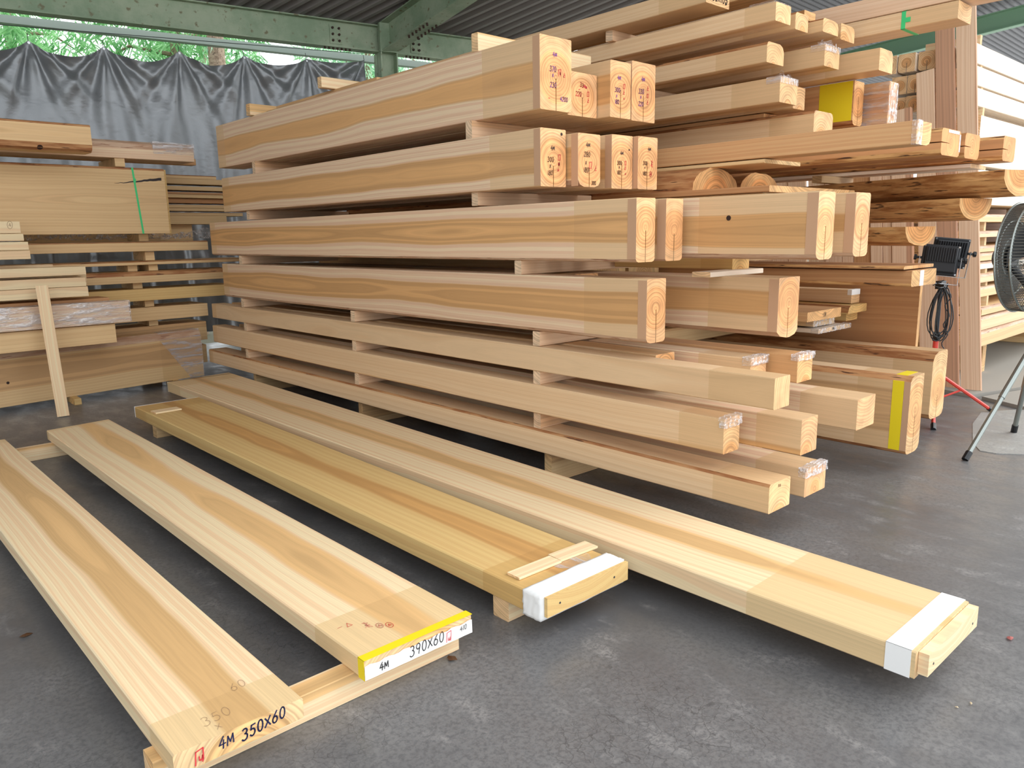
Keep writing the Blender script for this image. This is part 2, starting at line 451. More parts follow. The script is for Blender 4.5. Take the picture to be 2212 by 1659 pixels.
# ------------------------------------------------------------------ floor and setting
bm = bmesh.new(); add_box(bm, -12, -10, -.15, 24, 10.6, 0)
struct(link('floor', bm, [FLOOR]))
bm = bmesh.new(); add_box(bm, -30, 10.6, -.5, 40, 40, -.12)
struct(link('ground_outside', bm, [GROUND]))
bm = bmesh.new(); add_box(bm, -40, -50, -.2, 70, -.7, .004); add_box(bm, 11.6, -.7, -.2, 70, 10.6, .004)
struct(link('added_bounce_yard', bm, [YARD_BOUNCE]))  # unseen pale yard added to bounce daylight up into the shed
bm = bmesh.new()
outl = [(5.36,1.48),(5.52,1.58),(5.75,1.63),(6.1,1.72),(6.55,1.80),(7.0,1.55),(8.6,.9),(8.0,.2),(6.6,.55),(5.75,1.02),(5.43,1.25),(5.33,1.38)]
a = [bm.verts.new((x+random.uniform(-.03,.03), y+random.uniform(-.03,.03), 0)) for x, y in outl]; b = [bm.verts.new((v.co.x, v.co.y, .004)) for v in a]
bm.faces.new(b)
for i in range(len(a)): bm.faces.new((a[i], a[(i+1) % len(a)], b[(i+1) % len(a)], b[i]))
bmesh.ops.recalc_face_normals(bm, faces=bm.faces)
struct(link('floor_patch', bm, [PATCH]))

bm = bmesh.new(); add_box(bm, -7.3, -1.0, 0, -7.2, 12.0, 4.2)
struct(link('added_shade_wall_left', bm, [simple('shade_wall_sheet', S(120,118,110), .8)]))  # unseen wall added to hold back light from the left
# building frame: a steel beam along the back, a rafter, a column and the corrugated deck
AZ = R(101); bdir = Vector((math.sin(AZ), math.cos(AZ), 0)); bn = Vector((-bdir.y, bdir.x, 0))    # bn points outwards (away)
def hbeam(bm, p, d, L, H, Wd, side, tf=.014, tw=.012):
    """H section from p along d; p at the middle of the lower flange underside."""
    d = Vector(d).normalized(); s = Vector(side); s = (s - d*s.dot(d)).normalized(); u = s.cross(d).normalized()
    if u.z < 0: u = -u
    m = Matrix((s, d, u)).transposed().to_4x4(); m.translation = Vector(p)
    add_box(bm, -Wd/2, 0, 0, Wd/2, L, tf, 0, m); add_box(bm, -Wd/2, 0, H-tf, Wd/2, L, H, 0, m)
    add_box(bm, -tw/2, 0, tf, tw/2, L, H-tf, 0, m)
    return m
BZ = 3.785
bp = Vector((6.10, 9.10, BZ))
bm = bmesh.new(); m = hbeam(bm, bp - bdir*14.0, bdir, 21.0, .33, .16, bn)
BEAM = link('eaves_beam', bm, [GREEN])
bm = bmesh.new()
for off in (-.62, .50):
    q = bp + bdir*off
    mm = Matrix((bdir, -bn, Vector((0,0,1)))).transposed().to_4x4(); mm.translation = q
    add_box(bm, -.08, .006, .05, .08, .016, .28, 0, mm)
    for ix in (-.042, .042):
        for iz in (.09, .165, .24):
            c = mm @ Vector((ix, .016, iz)); e = mm @ Vector((ix, .034, iz))
            add_tube(bm, [c, e], .016, 6, 1)
    for ix in range(-3, 4):
        c = mm @ Vector((ix*.055, .05, -.002)); e = mm @ Vector((ix*.055, .05, -.028))
        add_tube(bm, [c, e], .014, 6, 1)
link('bolted_plate', bm, [GREEN, RUST], BEAM)
BEAM['label'] = 'weathered green steel beam running along the back under the roof'; BEAM['kind'] = 'structure'
cp = bp + bdir*.06
bm = bmesh.new(); mm = Matrix((bdir, bn, Vector((0,0,1)))).transposed().to_4x4(); mm.translation = Vector((cp.x, cp.y, 0))
add_box(bm, -.12, -.012, 0, .12, .012, BZ, 0, mm); add_box(bm, -.12, -.12, 0, -.104, .12, BZ, 0, mm); add_box(bm, .104, -.12, 0, .12, .12, BZ, 0, mm)
add_box(bm, -.13, -.14, BZ, .13, -.085, BZ+.35, 0, mm)
struct(link('column', bm, [GREEN]))
RAZ, RP = R(-2), R(11)
rdir = Vector((-math.sin(RAZ)*math.cos(RP), -math.cos(RAZ)*math.cos(RP), math.sin(RP)))
bm = bmesh.new(); p0 = Vector((cp.x, cp.y, BZ)) - bn*.10
hbeam(bm, p0, rdir, 10.0, .36, .22, (1, 0, 0))
RAFT = link('rafter', bm, [GREEN])
bm = bmesh.new()
sx = Vector((1,0,0)); ru = rdir.cross(sx).normalized(); ru = ru if ru.z > 0 else -ru
for ix in (-.07, .07):
    for k in range(6):
        c = p0 + sx*ix + rdir*(.55+k*.075)
        add_tube(bm, [c, c-ru*.03], .015, 6, 0)
        c = p0 + sx*ix + rdir*(.55+k*.075) + ru*.36
        add_tube(bm, [c, c+ru*.03], .015, 6, 0)
link('bolt_row', bm, [RUST], RAFT); RAFT['kind'] = 'structure'; RAFT['label'] = 'green steel rafter rising from the column'
# corrugated deck
CAZ = R(-14)
cd = Vector((-math.sin(CAZ), -math.cos(CAZ), 0)); nrm = bdir.cross(rdir).normalized(); nrm = nrm if nrm.z > 0 else -nrm
cd.z = -(nrm.x*cd.x + nrm.y*cd.y)/nrm.z; cd.normalize()
bm = bmesh.new(); o0 = Vector((bp.x, bp.y, BZ+.372)) + bn*.5 + Vector((0,0,-.09))
pitch = .19; prof = [(0, 0), (.06, 0), (.085, .085), (.165, .085)]
u0, rows = -14.0, []  # unseen left run of the deck lengthened to cut light from that side
k = 0
L2 = 10.2
while u0 + k*pitch < 2.4:
    for a_, hh in prof:
        pnt = o0 + bdir*(u0 + k*pitch + a_) + nrm*hh
        rows.append((bm.verts.new(pnt), bm.verts.new(pnt + cd*L2)))
    k += 1
for i in range(len(rows)-1): bm.faces.new((rows[i][0], rows[i+1][0], rows[i+1][1], rows[i][1]))
ext = bmesh.ops.extrude_face_region(bm, geom=bm.faces[:])
bmesh.ops.translate(bm, verts=[e for e in ext['geom'] if isinstance(e, bmesh.types.BMVert)], vec=nrm*.006)
struct(link('ceiling', bm, [DECK]))
# pale gutter outside the beam
bm = bmesh.new(); g0 = Vector((4.0, 10.33, 3.845))
mm = Matrix((bdir, bn, Vector((0,0,1)))).transposed().to_4x4(); mm.translation = g0
add_box(bm, -7, 0, 0, 8, .10, .012, 0, mm); add_box(bm, -7, -.006, 0, 8, .006, .085, 0, mm); add_box(bm, -7, .094, 0, 8, .106, .085, 0, mm)
struct(link('gutter', bm, [GUTTER]))
# lower roof at the right with its own green beam
bm = bmesh.new(); d2 = Vector((0, -1, .075))
hbeam(bm, (13.06, 8.0, 3.83), d2, 7.0, .25, .14, (1, 0, 0))
struct(link('side_beam', bm, [GREEN2]))
bm = bmesh.new(); rows = []
for k in range(int(7.4/.09)):
    for a_, hh in ((0, 0), (.03, 0), (.045, .03), (.075, .03)):
        y = 8.6 - k*.09 - a_; z = 4.10 + (8.0-y)*.075 + hh
        rows.append((bm.verts.new((9.0, y, z+.15)), bm.verts.new((22.0, y, z-.15))))
for i in range(len(rows)-1): bm.faces.new((rows[i][0], rows[i+1][0], rows[i+1][1], rows[i][1]))
ext = bmesh.ops.extrude_face_region(bm, geom=bm.faces[:])
bmesh.ops.translate(bm, verts=[e for e in ext['geom'] if isinstance(e, bmesh.types.BMVert)], vec=(0, 0, .005))
struct(link('ceiling_side', bm, [DECK2]))

# ------------------------------------------------------------------ planks laid out on the floor
def plank(name, label, nl, nr, fr, fl, z, h, tone, pith, seal=(.25, .15), group=None):
    """Plank with its own near-left, near-right, far-right, far-left ground corners."""
    bm = bmesh.new(); T = TONE[tone]; org = Vector((nl[0], nl[1], z))
    ax = math.atan2(fl[1]-nl[1], fl[0]-nl[0]) - PI/2
    inv = Matrix.Rotation(-ax, 4, 'Z') @ Matrix.Translation(-org)
    def at(f, s):   # f along, s across
        a = Vector((nl[0]+(fl[0]-nl[0])*f, nl[1]+(fl[1]-nl[1])*f, z)); b = Vector((nr[0]+(fr[0]-nr[0])*f, nr[1]+(fr[1]-nr[1])*f, z))
        return inv @ (a + (b-a)*s)
    L = (Vector(fl)-Vector(nl)).length; c = .004
    fs = [0, seal[0]/L] + [k/12 for k in range(1, 12)] + [1-seal[1]/L, 1]; fs = sorted(fs)
    loops = []
    for f in fs:
        a, b = at(f, 0), at(f, 1); d = (b-a).normalized()
        loops.append([bm.verts.new(q) for q in (a+Vector((0,0,c)), a+d*c, b-d*c, b+Vector((0,0,c)), b+Vector((0,0,h-c)), b-d*c+Vector((0,0,h)), a+d*c+Vector((0,0,h)), a+Vector((0,0,h-c)))])
    for i in range(len(fs)-1):
        mid = (fs[i]+fs[i+1])/2*L; sl = mid < seal[0] or mid > L-seal[1]
        for k in range(8):
            bm.faces.new((loops[i][k], loops[i][(k+1) % 8], loops[i+1][(k+1) % 8], loops[i+1][k])).material_index = 1 if sl else 0
    bm.faces.new(loops[0][::-1]).material_index = 2; bm.faces.new(loops[-1]).material_index = 2
    bmesh.ops.recalc_face_normals(bm, faces=bm.faces)
    o = link(name, bm, [T['side'], T['seal'], T['end'], WANE]); o.location = org; o.rotation_euler = (0, 0, ax)
    frame(o, *pith); tag(o, label, 'plank', group)
    return o
GP = 'wide planks laid out on the floor'
p1 = plank('plank', 'wide pale plank nearest the left edge, its bare end marked 4M 350x60 in blue', (.512,1.815), (.861,1.814), (.843,5.79), (.494,5.79), .088, .060, 'cypress', (.20, -.06, .135, .31), (.17, .1), GP)
p2 = plank('plank', 'wide pale plank with yellow tape and a white paper label across its end', (1.077,1.846), (1.493,1.850), (1.489,5.875), (1.088,5.83), .088, .065, 'cypress', (.24, -.16, .233, .62), (.30, .05), GP)
p3 = plank('plank', 'honey coloured plank with two thin sticks on it and its end wrapped in white paper', (1.716,1.750), (2.143,1.750), (2.211,6.092), (1.728,6.086), .090, .081, 'honey', (.24, -.05, .146, .17), (.30, .25), GP)
p4 = plank('plank', 'longest wide plank, beside the big stack, with white tape near its end board', (2.242,.722), (2.695,.722), (2.838,7.0), (2.257,6.94), .090, .088, 'cypress', (.25, -.06, .16, .83), (.55, .3), GP)
# end of plank 1: writing
writing(p1, [('4M', .112, .018, .034, INK_BLUE, .0028, .08), ('350X60', .172, .012, .034, INK_BLUE, .0034, .12), ('B', .050, .006, .040, INK_RED, .0024, .1), ('u', .060, .012, .020, INK_RED, .0024, .1)], (0, -.001, 0), (1, 0, 0), (0, 0, 1))
writing(p1, [('350', .10, .055, .045, INK_GREY, .0008, .1), ('60', .22, .16, .04, INK_GREY, .0008, .1), ('X', .12, .02, .03, INK_GREY, .0008, 0)], (0, 0, .0602), (1, 0, 0), (0, 1, 0), 'pencil_marks')
# plank 2: tape, label, writing
band(p2, 0, .034, .416, .065, YELLOW, 'yellow_tape', .0012, 'lt')
bm = bmesh.new(); NL = 24
top = [(.414*i/NL, .048 + .003*math.sin(i*1.7)) for i in range(NL+1)]
va = [bm.verts.new((x, -.0015-.0012*abs(math.sin(i*2.3)), .002)) for i, (x, z) in enumerate(top)]; vb = [bm.verts.new((x, -.0015-.0012*abs(math.cos(i*1.9)), z)) for i, (x, z) in enumerate(top)]
for i in range(NL): bm.faces.new((va[i], va[i+1], vb[i+1], vb[i]))
lab = link('paper_label', bm, [WHITE], p2)
writing(lab, [('4M', .050, .014, .027, INK, .0023, .02), ('390X60', .160, .013, .037, INK, .0023, .03), ('B', .304, .008, .036, INK_RED, .0017, .02), ('u', .311, .010, .017, INK_RED, .0019, .02), ('410', .362, .024, .018, INK, .0014, .05)], (0, -.003, 0), (1, 0, 0), (0, 0, 1))
writing(p2, [('-', .04, .21, .04, INK_FAINT, .0015, 0), ('T', .07, .21, .04, INK_RED, .0012, 0), ('K', .11, .16, .045, INK_FAINT, .0018, 0), ('@', .14, .13, .04, INK_FAINT, .0018, 0), ('@', .165, .11, .042, INK_RED, .0014, 0)], (0, 0, .0655), (1, 0, 0), (0, 1, 0), 'red_pencil_marks')
# plank 3: paper wrap, end board, film patch
crumple_box(p3, -.007, -.012, -.005, .436, .075, .0865, WHITE, 'paper_wrap', .004, 9)
bm = bmesh.new(); add_box(bm, .008, -.030, .010, .440, -.016, .082)
eb = link('end_board', bm, [TONE['honey']['side']], p3); frame(eb, .2, .6, .1)
for x in (.07, .36):
    bm = bmesh.new(); add_tube(bm, [(x, -.0300, .046), (x, -.0315, .046)], .004, 8); link('nail', bm, [DARKGREY], eb)
bm = bmesh.new(); ring = [(.30+.085*math.cos(t_)*(1+.15*math.sin(3*t_)), .115+.05*math.sin(t_)*(1+.2*math.cos(2*t_)), .0818) for t_ in [2*PI*i/24 for i in range(24)]]
bm.faces.new([bm.verts.new(p) for p in ring]); link('film_patch', bm, [FILM], p3)
# plank 4: tape and end board
band(p4, .012, .085, .4545, .088, WHITE, 'white_tape', .0015, 'ltr')
bm = bmesh.new(); add_box(bm, .020, -.030, .012, .448, -.001, .082)
eb = link('end_board', bm, [TONE['cypress']['side']], p4); frame(eb, .2, .6, .1)
for x in (.06, .40):
    bm = bmesh.new(); add_tube(bm, [(x, -.0300, .04), (x, -.0312, .04)], .004, 8); link('nail', bm, [DARKGREY], eb)
bm = bmesh.new(); add_box(bm, 0, 6.205, .0, .575, 6.222, .088); link('far_paper', bm, [WHITE], p4)
bm = bmesh.new(); add_box(bm, 0, 4.343, .0, .478, 4.352, .081); link('far_paper', bm, [WHITE], p3)
# thin sticks on plank 3
def stick(label, c, L, wd, h, rz):
    o = beam('thin_stick', label, 'stick', (0,0,0), rect(wd, h, .001), L, 'cypress', pith=(.3, .3, .05), group='thin sticks lying on the honey coloured plank')
    o.matrix_world = Matrix.Translation(Vector(c)) @ Matrix.Rotation(rz, 4, 'Z') @ Matrix.Translation(Vector((0, 0, 0)))
    return o
stick('thin pale stick near the paper-wrapped plank end, the left half of the pair', (1.755, 1.958, .1725), .215, .068, .009, R(-91))
stick('thin pale stick near the paper-wrapped plank end, the right half of the pair', (1.975, 1.965, .1725), .20, .072, .009, R(-93))
stick('short thin stick lying across the far end of the honey coloured plank', (1.75, 5.80, .1725), .185, .10, .010, R(-88))
# battens and blocks under the planks
def batten(label, x, y, z, L, w_, h, yaw=-90, tone='batten', name='batten', group='battens and blocks under the floor planks', cat='batten'):
    """Batten lying along +x from (x, y): w_ is its thickness in y, h its height."""
    return beam(name, label, cat, (x, y + (w_ if yaw == -90 else 0), z), rect(w_, h, .003), L, tone, R(yaw), pith=(random.uniform(.05,.12), random.uniform(.1,.25), .09), group=group)
batten('pale batten on the floor carrying the near ends of the two leftmost planks', .49, 1.91, 0, .995, .075, .088, tone='cypress')
batten('pale batten on the floor carrying the far ends of the two leftmost planks', .45, 5.665, 0, .80, .07, .088, tone='cypress')
batten('short block under the near end of the honey coloured plank', 1.735, 1.93, 0, .22, .085, .0895, tone='cypress', name='wood_block', cat='block')
batten('short block under the far end of the honey coloured plank', 1.74, 5.68, 0, .22, .08, .0895, tone='dim', name='wood_block', cat='block')
batten('block hidden in shadow under the longest plank toward its near end', 2.30, 2.2, 0, .34, .08, .0895, tone='dim', name='wood_block', cat='block')
batten('block hidden in shadow under the longest plank toward its far end', 2.32, 5.6, 0, .42, .08, .0895, tone='dim', name='wood_block', cat='block')

# ------------------------------------------------------------------ the big stack beside the planks (rows from the floor up)
GB = 'squared timbers of the big stack'
def timber(label, x, y, z, w_, h, L, tone='cedar', seal=(.3, .12), kerf=None, wane=(), pith=None, group=GB, yaw=0, name='squared_timber', cat='timber', wmat=None, c=.004):
    return beam(name, label, cat, (x, y, z), rect(w_, h, c, wane, kerf), L, tone, R(yaw), seal, pith, group, wmat)
# row 7 (lowest)
t = timber('lowest front post of the big stack, resting nearest the floor', 2.95, 1.587, .183, .184, .132, 6.15, 'tan', (.28,.1), None, {'tl': (.012,.012)}, (.09, -.03, .06, .21))
writing(t, [('8', .075, .108, .012, INK, .0015, 0), ('8', .088, .106, .012, INK, .0015, 0)], (0, -.001, 0), (1, 0, 0), (0, 0, 1))
t = timber('lowest post, second from the front, film crumpled on its end', 3.26, 1.581, .183, .204, .132, 6.1, 'cedar', (.25,.1), None, (), (.1, .02, .05, .4))
crumple_box(t, .0, -.006, .095, .204, .03, .138, FILM, 'film_wrap', .008)
timber('lowest post, third from the front, mostly hidden behind the others', 3.60, 2.1, .183, .2, .132, 5.6, 'tan')
# row 6
t = timber('front post of the second row up, torn film on its reddish end', 2.95, 1.820, .405, .131, .163, 5.763, 'tan', (.24,.1), None, (), (.065, -.02, .07, .55))
crumple_box(t, -.004, -.008, .125, .135, .02, .17, FILM, 'film_wrap', .010)
t = timber('second post of the second row up, its sealed end darker than the rest', 3.171, 1.567, .405, .150, .163, 5.9, 'cedar', (.22,.1), None, (), (.05, .0, .06, .44))
t = timber('third post of the second row up, with a plain pale end', 3.773, 1.582, .405, .208, .158, 5.9, 'cedar', (.30,.1), None, (), (.1, .3, .08, .9))
timber('set-back post of the second row up, between the second and third', 3.45, 2.6, .405, .2, .16, 5.0, 'tan')
# row 5
timber('front post of the third row up, with the cleanest square end', 2.95, 1.586, .647, .131, .136, 5.972, 'tan', (.32,.1), None, (), (.3, .05, .1, .73))
t = timber('second post of the third row up, white film folded over its end', 3.38, 1.95, .647, .15, .130, 5.6, 'cedar', (.3,.1), None, (), (.08, .0, .05, .35))
crumple_box(t, -.004, -.008, .095, .154, .04, .135, FILM, 'film_wrap', .008)
t = timber('third post of the third row up, orange end under folded film', 3.567, 1.802, .647, .154, .138, 5.7, 'orange', (.22,.1), None, (), (.09, -.02, .05, .12))
crumple_box(t, -.004, -.008, .112, .158, .03, .144, FILM, 'film_wrap', .008)
timber('set-back post of the third row up beside the front post', 3.15, 2.35, .647, .16, .134, 5.2, 'tan')
# row 4
def capped(label, x, y, z, w_, h, L, pith, k, wane=(), tone='cedar', seal=(.40, .12), bw=.052):
    t = timber(label, x, y, z, w_, h, L, tone, seal, ('b', w_*.5, k), wane, pith, wmat=WANE_PALE)
    zl = wane['bl'][1] if 'bl' in dict(wane) else .006
    zt = dict(wane)['tl'][1] if 'tl' in dict(wane) else .006
    bm = bmesh.new(); add_box(bm, -.0014, .0, zl, -.0002, bw, h-zt)
    link('paper_band', bm, [PAPER_BAND], t)
    return t
capped('front beam of the fourth row up, bold rings and saw slit in its end', 2.95, 2.259, .867, .148, .308, 4.96, (.072, .165, .104, .23), .16, {'bl': (.03,.022), 'br': (.02,.015)})
capped('second beam of the fourth row up, reaching out toward the light, fibrous lower edge', 3.539, 1.905, .860, .207, .303, 5.2, (.10, .17, .125, .67), .15, {'bl': (.10,.035), 'br': (.08,.035)})
timber('set-back beam of the fourth row up behind the two capped ones', 3.25, 3.0, .867, .2, .30, 4.2, 'tan')
# row 3
capped('front beam of the fifth row up, rings off centre and a slit in its end', 2.95, 2.328, 1.253, .145, .303, 5.104, (.07, .165, .100, .5), .15, {'bl': (.02,.015), 'br': (.02,.015)})
capped('second beam of the fifth row up, its narrow end beside the front one', 3.162, 2.313, 1.253, .139, .303, 5.1, (.07, .15, .10, .08), .13, {'bl': (.01,.01), 'br': (.02,.015)})
t = capped('long beam with one black knot in its side, reaching furthest out of the fifth row', 3.37, 1.645, 1.259, .160, .302, 5.6, (.075, .14, .105, .77), .15, {'bl': (.035,.025), 'br': (.035,.025)}, seal=(.62,.12))
bm = bmesh.new(); add_tube(bm, [(-.0012, .45, .197), (.004, .45, .197)], .013, 10); link('knot', bm, [KNOT], t)
capped('rearmost beam of the fifth row up, rings bold on its rounded end', 3.746, 1.645, 1.262, .161, .303, 5.5, (.08, .17, .09, .95), .16, {'bl': (.03,.02), 'br': (.03,.02), 'tr': (.012,.012)}, tone='cedar', bw=.048)
# row 2
R2 = [(2.914, 2.93, .19, .294, 4.05, 'top left of the lower marked row, dark fleck in its corner'), (3.117, 2.853, .177, .275, 4.0, 'second of the lower marked row, rounded bottom, marked 280x180'),
      (3.422, 2.879, .182, .292, 4.0, 'third of the lower marked row, black and red marks, dark spot'), (3.611, 2.845, .180, .292, 4.0, 'rightmost of the lower marked row, red scribble and red circle')]
def marks(t, items): writing(t, items, (0, -.001, 0), (1, 0, 0), (0, 0, 1))
for i, (x, y, w_, h, L, lb) in enumerate(R2):
    wn = {'bl': (.045,.035), 'br': (.045,.03)} if i == 1 else ()
    t = timber('beam end ' + lb, x, y, 1.640, w_, h, L, 'cedar', (.40, .15), ('b', w_*(.5 if i < 2 else .48), h*(.36 if i in (0, 1) else .5)), wn, (w_*.5, h*.46, .12, .11+.27*i), wmat=WANE_PALE)
    bm = bmesh.new(); add_box(bm, -.0014, 0, .004, -.0002, .048, h-.004); link('paper_band', bm, [PAPER_BAND], t)
    P = .0022
    if i == 0: marks(t, [('4M', .075, .185, .024, INK, P, 0), ('300', .05, .125, .026, INK, P, 0), ('X', .065, .095, .02, INK, P, 0), ('180', .05, .058, .025, INK, P, 0), ('O', .128, .135, .035, INK_RED, P, 0), ('@', .13, .108, .018, INK_RED, P, 0), ('T', .125, .08, .018, INK_RED, P, 0)])
    if i == 1: marks(t, [('4M', .062, .205, .026, INK, P, 0), ('280', .045, .155, .027, INK, P, 0), ('X', .055, .115, .02, INK, P, 0), ('180', .042, .075, .026, INK, P, 0), ('O', .085, .095, .04, INK_RED, P, 0), ('E', .13, .085, .03, INK_RED, P, 0), ('300', .105, .012, .02, INK, P, 0)])
    if i == 2: marks(t, [('4M', .072, .185, .022, INK, P, 0), ('300', .045, .13, .022, INK, P, 0), ('X', .06, .11, .014, INK, P, 0), ('180', .045, .078, .022, INK, P, 0), ('O', .11, .13, .026, INK_RED, P, 0), ('E', .11, .105, .022, INK_RED, P, 0), ('T', .115, .078, .014, INK_RED, P, 0)])
    if i == 3: marks(t, [('4M', .09, .215, .022, INK, P, 0), ('300', .045, .135, .022, INK, P, 0), ('X', .06, .115, .013, INK, P, 0), ('180', .045, .078, .022, INK, P, 0), ('K', .115, .125, .04, INK_RED, P, 0), ('@', .108, .07, .034, INK_RED, P, 0)])
    if i in (0, 2):
        bm = bmesh.new(); add_tube(bm, [(w_*.83, -.0008, h*.92 if i == 0 else h*.74), (w_*.83, .002, h*.92 if i == 0 else h*.74)], .009 if i == 0 else .006, 6); link('dark_fleck', bm, [KNOT], t)
# row 1
R1 = [(2.985, 3.000, .239, .370, 4.18, 'tallest of the upper marked row, marked 370x230 and 4200'), (3.250, 3.053, .242, .232, 4.0, 'low block second in the upper marked row, all red marks'),
      (3.500, 2.960, .182, .305, 4.0, 'third of the upper marked row, marked 300x180 in purple'), (3.711, 2.976, .221, .330, 4.0, 'rightmost of the upper marked row, white centre, marked 330x220')]
for i, (x, y, w_, h, L, lb) in enumerate(R1):
    t = timber('beam end ' + lb, x, y, 2.040, w_, h, L, 'cedar', (.46, .16), ('b', w_*.5, h*(.44 if i != 2 else .5)), (), (w_*.5, h*.48, (.135, .1, .12, .13)[i], .19+.21*i))
    if i in (0, 3): bm = bmesh.new(); add_box(bm, -.0014, 0, .004, -.0002, .052, h-.004); link('paper_band', bm, [PAPER_BAND], t)
    P = .0024; V = INK_PURPLE; Q = INK_RED
    if i == 0: marks(t, [('4M', .095, .270, .026, V, P, 0), ('370', .07, .195, .028, V, P, 0), ('X', .09, .168, .018, V, P, 0), ('230', .072, .115, .027, V, P, 0), ('B', .135, .178, .036, Q, P, 0), ('u', .146, .186, .017, Q, P, 0), ('E', .175, .175, .024, Q, P, 0), ('4200', .15, .052, .024, V, P, 0), ('-', .06, .05, .02, Q, P, 0)])
    if i == 1: marks(t, [('33Mm', .10, .158, .024, Q, P, -.15), ('-', .085, .128, .03, Q, P, 0), ('220', .065, .105, .026, Q, P, 0), ('O', .158, .11, .030, Q, P, 0), ('E', .16, .078, .026, Q, P, 0)])
    if i == 2: marks(t, [('4M', .062, .205, .024, V, P, 0), ('300', .038, .137, .026, V, P, 0), ('X', .05, .108, .018, V, P, 0), ('180', .04, .074, .024, V, P, 0), ('O', .112, .16, .030, Q, P, 0), ('E', .112, .13, .024, Q, P, 0), ('T', .116, .104, .014, Q, P, 0)])
    if i == 3: marks(t, [('4M', .088, .226, .026, V, P, 0), ('330', .062, .155, .028, V, P, 0), ('X', .078, .128, .018, V, P, 0), ('220', .062, .086, .026, V, P, 0), ('E', .14, .178, .03, Q, P, 0), ('O', .14, .138, .026, Q, P, 0), ('E', .14, .10, .026, Q, P, 0)])
# bearers between the rows
GR = 'bearers between the rows of the big stack'
def row_bearers(rowname, ztop, zbot, ys, x0=2.965, L=.98, tone='batten'):
    for (y, where) in ys:
        batten('bearer %s, %s' % (rowname, where), x0, y, zbot+.0006, L, .055, ztop-zbot-.0012, tone=tone, name='bearer', group=GR, cat='bearer')
row_bearers('on the floor under the lowest posts', .183, 0, [(2.94, 'near end'), (4.93, 'middle'), (6.76, 'far end')], 2.99, tone='dim')
row_bearers('between the lowest posts and the second row', .405, .315, [(3.0, 'near end'), (4.92, 'middle'), (6.83, 'far end')])
row_bearers('between the second and third rows', .647, .568, [(3.0, 'near end'), (4.93, 'middle'), (6.82, 'far end')])
row_bearers('between the third row and the capped beams', .8665, .7845, [(3.0, 'near end, dark knot on its side'), (4.93, 'middle'), (6.84, 'far end')])
row_bearers('between the two rows of capped beams', 1.253, 1.1755, [(3.14, 'near end'), (6.81, 'far end')])
row_bearers('under the lower row of marked beam ends', 1.64, 1.562, [(3.47, 'near end'), (6.52, 'far end')], 2.94)
row_bearers('under the upper row of marked beam ends', 2.04, 1.936, [(3.52, 'near end'), (6.357, 'far end')], 2.95)
batten('bearer lying on top of the tallest marked beam, near end', 2.985, 3.49, 2.410, .95, .055, .10, name='bearer', group=GR, cat='bearer', tone='cypress')
batten('bearer lying on top of the tallest marked beam, middle, tipped off two thin boards', 2.99, 5.25, 2.470, .80, .055, .075, name='bearer', group=GR, cat='bearer', tone='cypress')
batten('bearer lying on top of the tallest marked beam, far end', 2.95, 6.375, 2.410, .80, .07, .09, name='bearer', group=GR, cat='bearer', tone='cypress')
GT = 'thin boards on the big stack'
timber('thin board lying along the top of the tallest marked beam', 3.06, 3.75, 2.410, .14, .030, 2.55, 'dim', (0,0), None, (), None, GT, 0, 'thin_board', 'board')
timber('thin board on the first one on top of the tallest marked beam', 3.10, 4.7, 2.440, .12, .030, 1.5, 'dim', (0,0), None, (), None, GT, 0, 'thin_board', 'board')
# odd pieces between the capped rows
timber('flat pale board end lying between the two rows of capped beams', 3.72, 2.28, 1.19, .17, .06, .82, 'honey', (.2,0), None, (), (.08, -.03, .05, .6), GT, 0, 'board', 'board')
batten('short pale wedge lying on the second capped beam of the fourth row', 3.42, 2.22, 1.163, .52, .11, .0265, name='wedge', group=GT, cat='wedge', tone='pale')

# ------------------------------------------------------------------ the post pile behind (upper right)
GU = 'posts of the pile behind the big stack'
def post(label, x, y, z, w_, h, L=4.0, tone='tan', wane=None, pith=None, seal=(.35, .1), film=None, name='post', cat='post'):
    t = timber(label, x, y, z, w_, h, L, tone, seal, None, {} if wane is None else wane, pith or (w_*.5, -.03, .045), GU, 0, name, cat)
    if film == 'top':
        bm = bmesh.new()
        for k in range(5):
            p = Vector((w_*(.1+.17*k), 0, h)); q = [p+Vector((random.uniform(-.05,.05), random.uniform(-.01,.06), random.uniform(.0,.05))) for _ in range(3)]
            bm.faces.new([bm.verts.new(v) for v in [p]+q])
        add_box(bm, -.003, -.004, h-.035, w_+.003, .09, h+.004)
        link('film_wrap', bm, [FILM], t)
    return t
RND = {'tl': (.02,.02), 'tr': (.05,.045)}
t = post('thick plank high on the pile with dimensions pencilled on its end', 4.25, 2.85, 2.75, .253, .105, 3.6, 'tan', None, (.12, .4, .08, .3))
marks(t, [('280X105', .03, .022, .050, INK, .004, 0), ('O', .205, .045, .034, INK, .003, 0), ('T', .205, .018, .026, INK, .003, 0)])
post('pale square post end left of the row of four near the top', 4.34, 2.44, 2.58, .174, .102, seal=(.2,.1), pith=(.06, -.02, .03, .5))
post('narrow post end, second in the row of four near the top, orange low heart', 4.61, 2.46, 2.58, .157, .097, wane={'tl': (.018,.015)}, pith=(.09, .0, .035, .2))
post('rounded pale post end third in the row of four near the top', 4.82, 2.39, 2.585, .205, .080, wane={'tl': (.02,.012), 'tr': (.05,.03)}, pith=(.1, -.05, .03, .35))
post('tan post end fourth in the row of four near the top', 5.06, 2.39, 2.576, .195, .095, wane={'tr': (.04,.03)}, pith=(.05, -.04, .09, .8))
post('ringed post end with a rounded top, left of the row of three', 4.42, 2.53, 2.38, .200, .118, wane=RND, pith=(.08, -.02, .03, .6))
post('ringed post end under loose film, middle of the row of three', 4.80, 2.36, 2.380, .198, .124, wane={'tr': (.04,.035)}, pith=(.08, -.02, .03, .15), film='top')
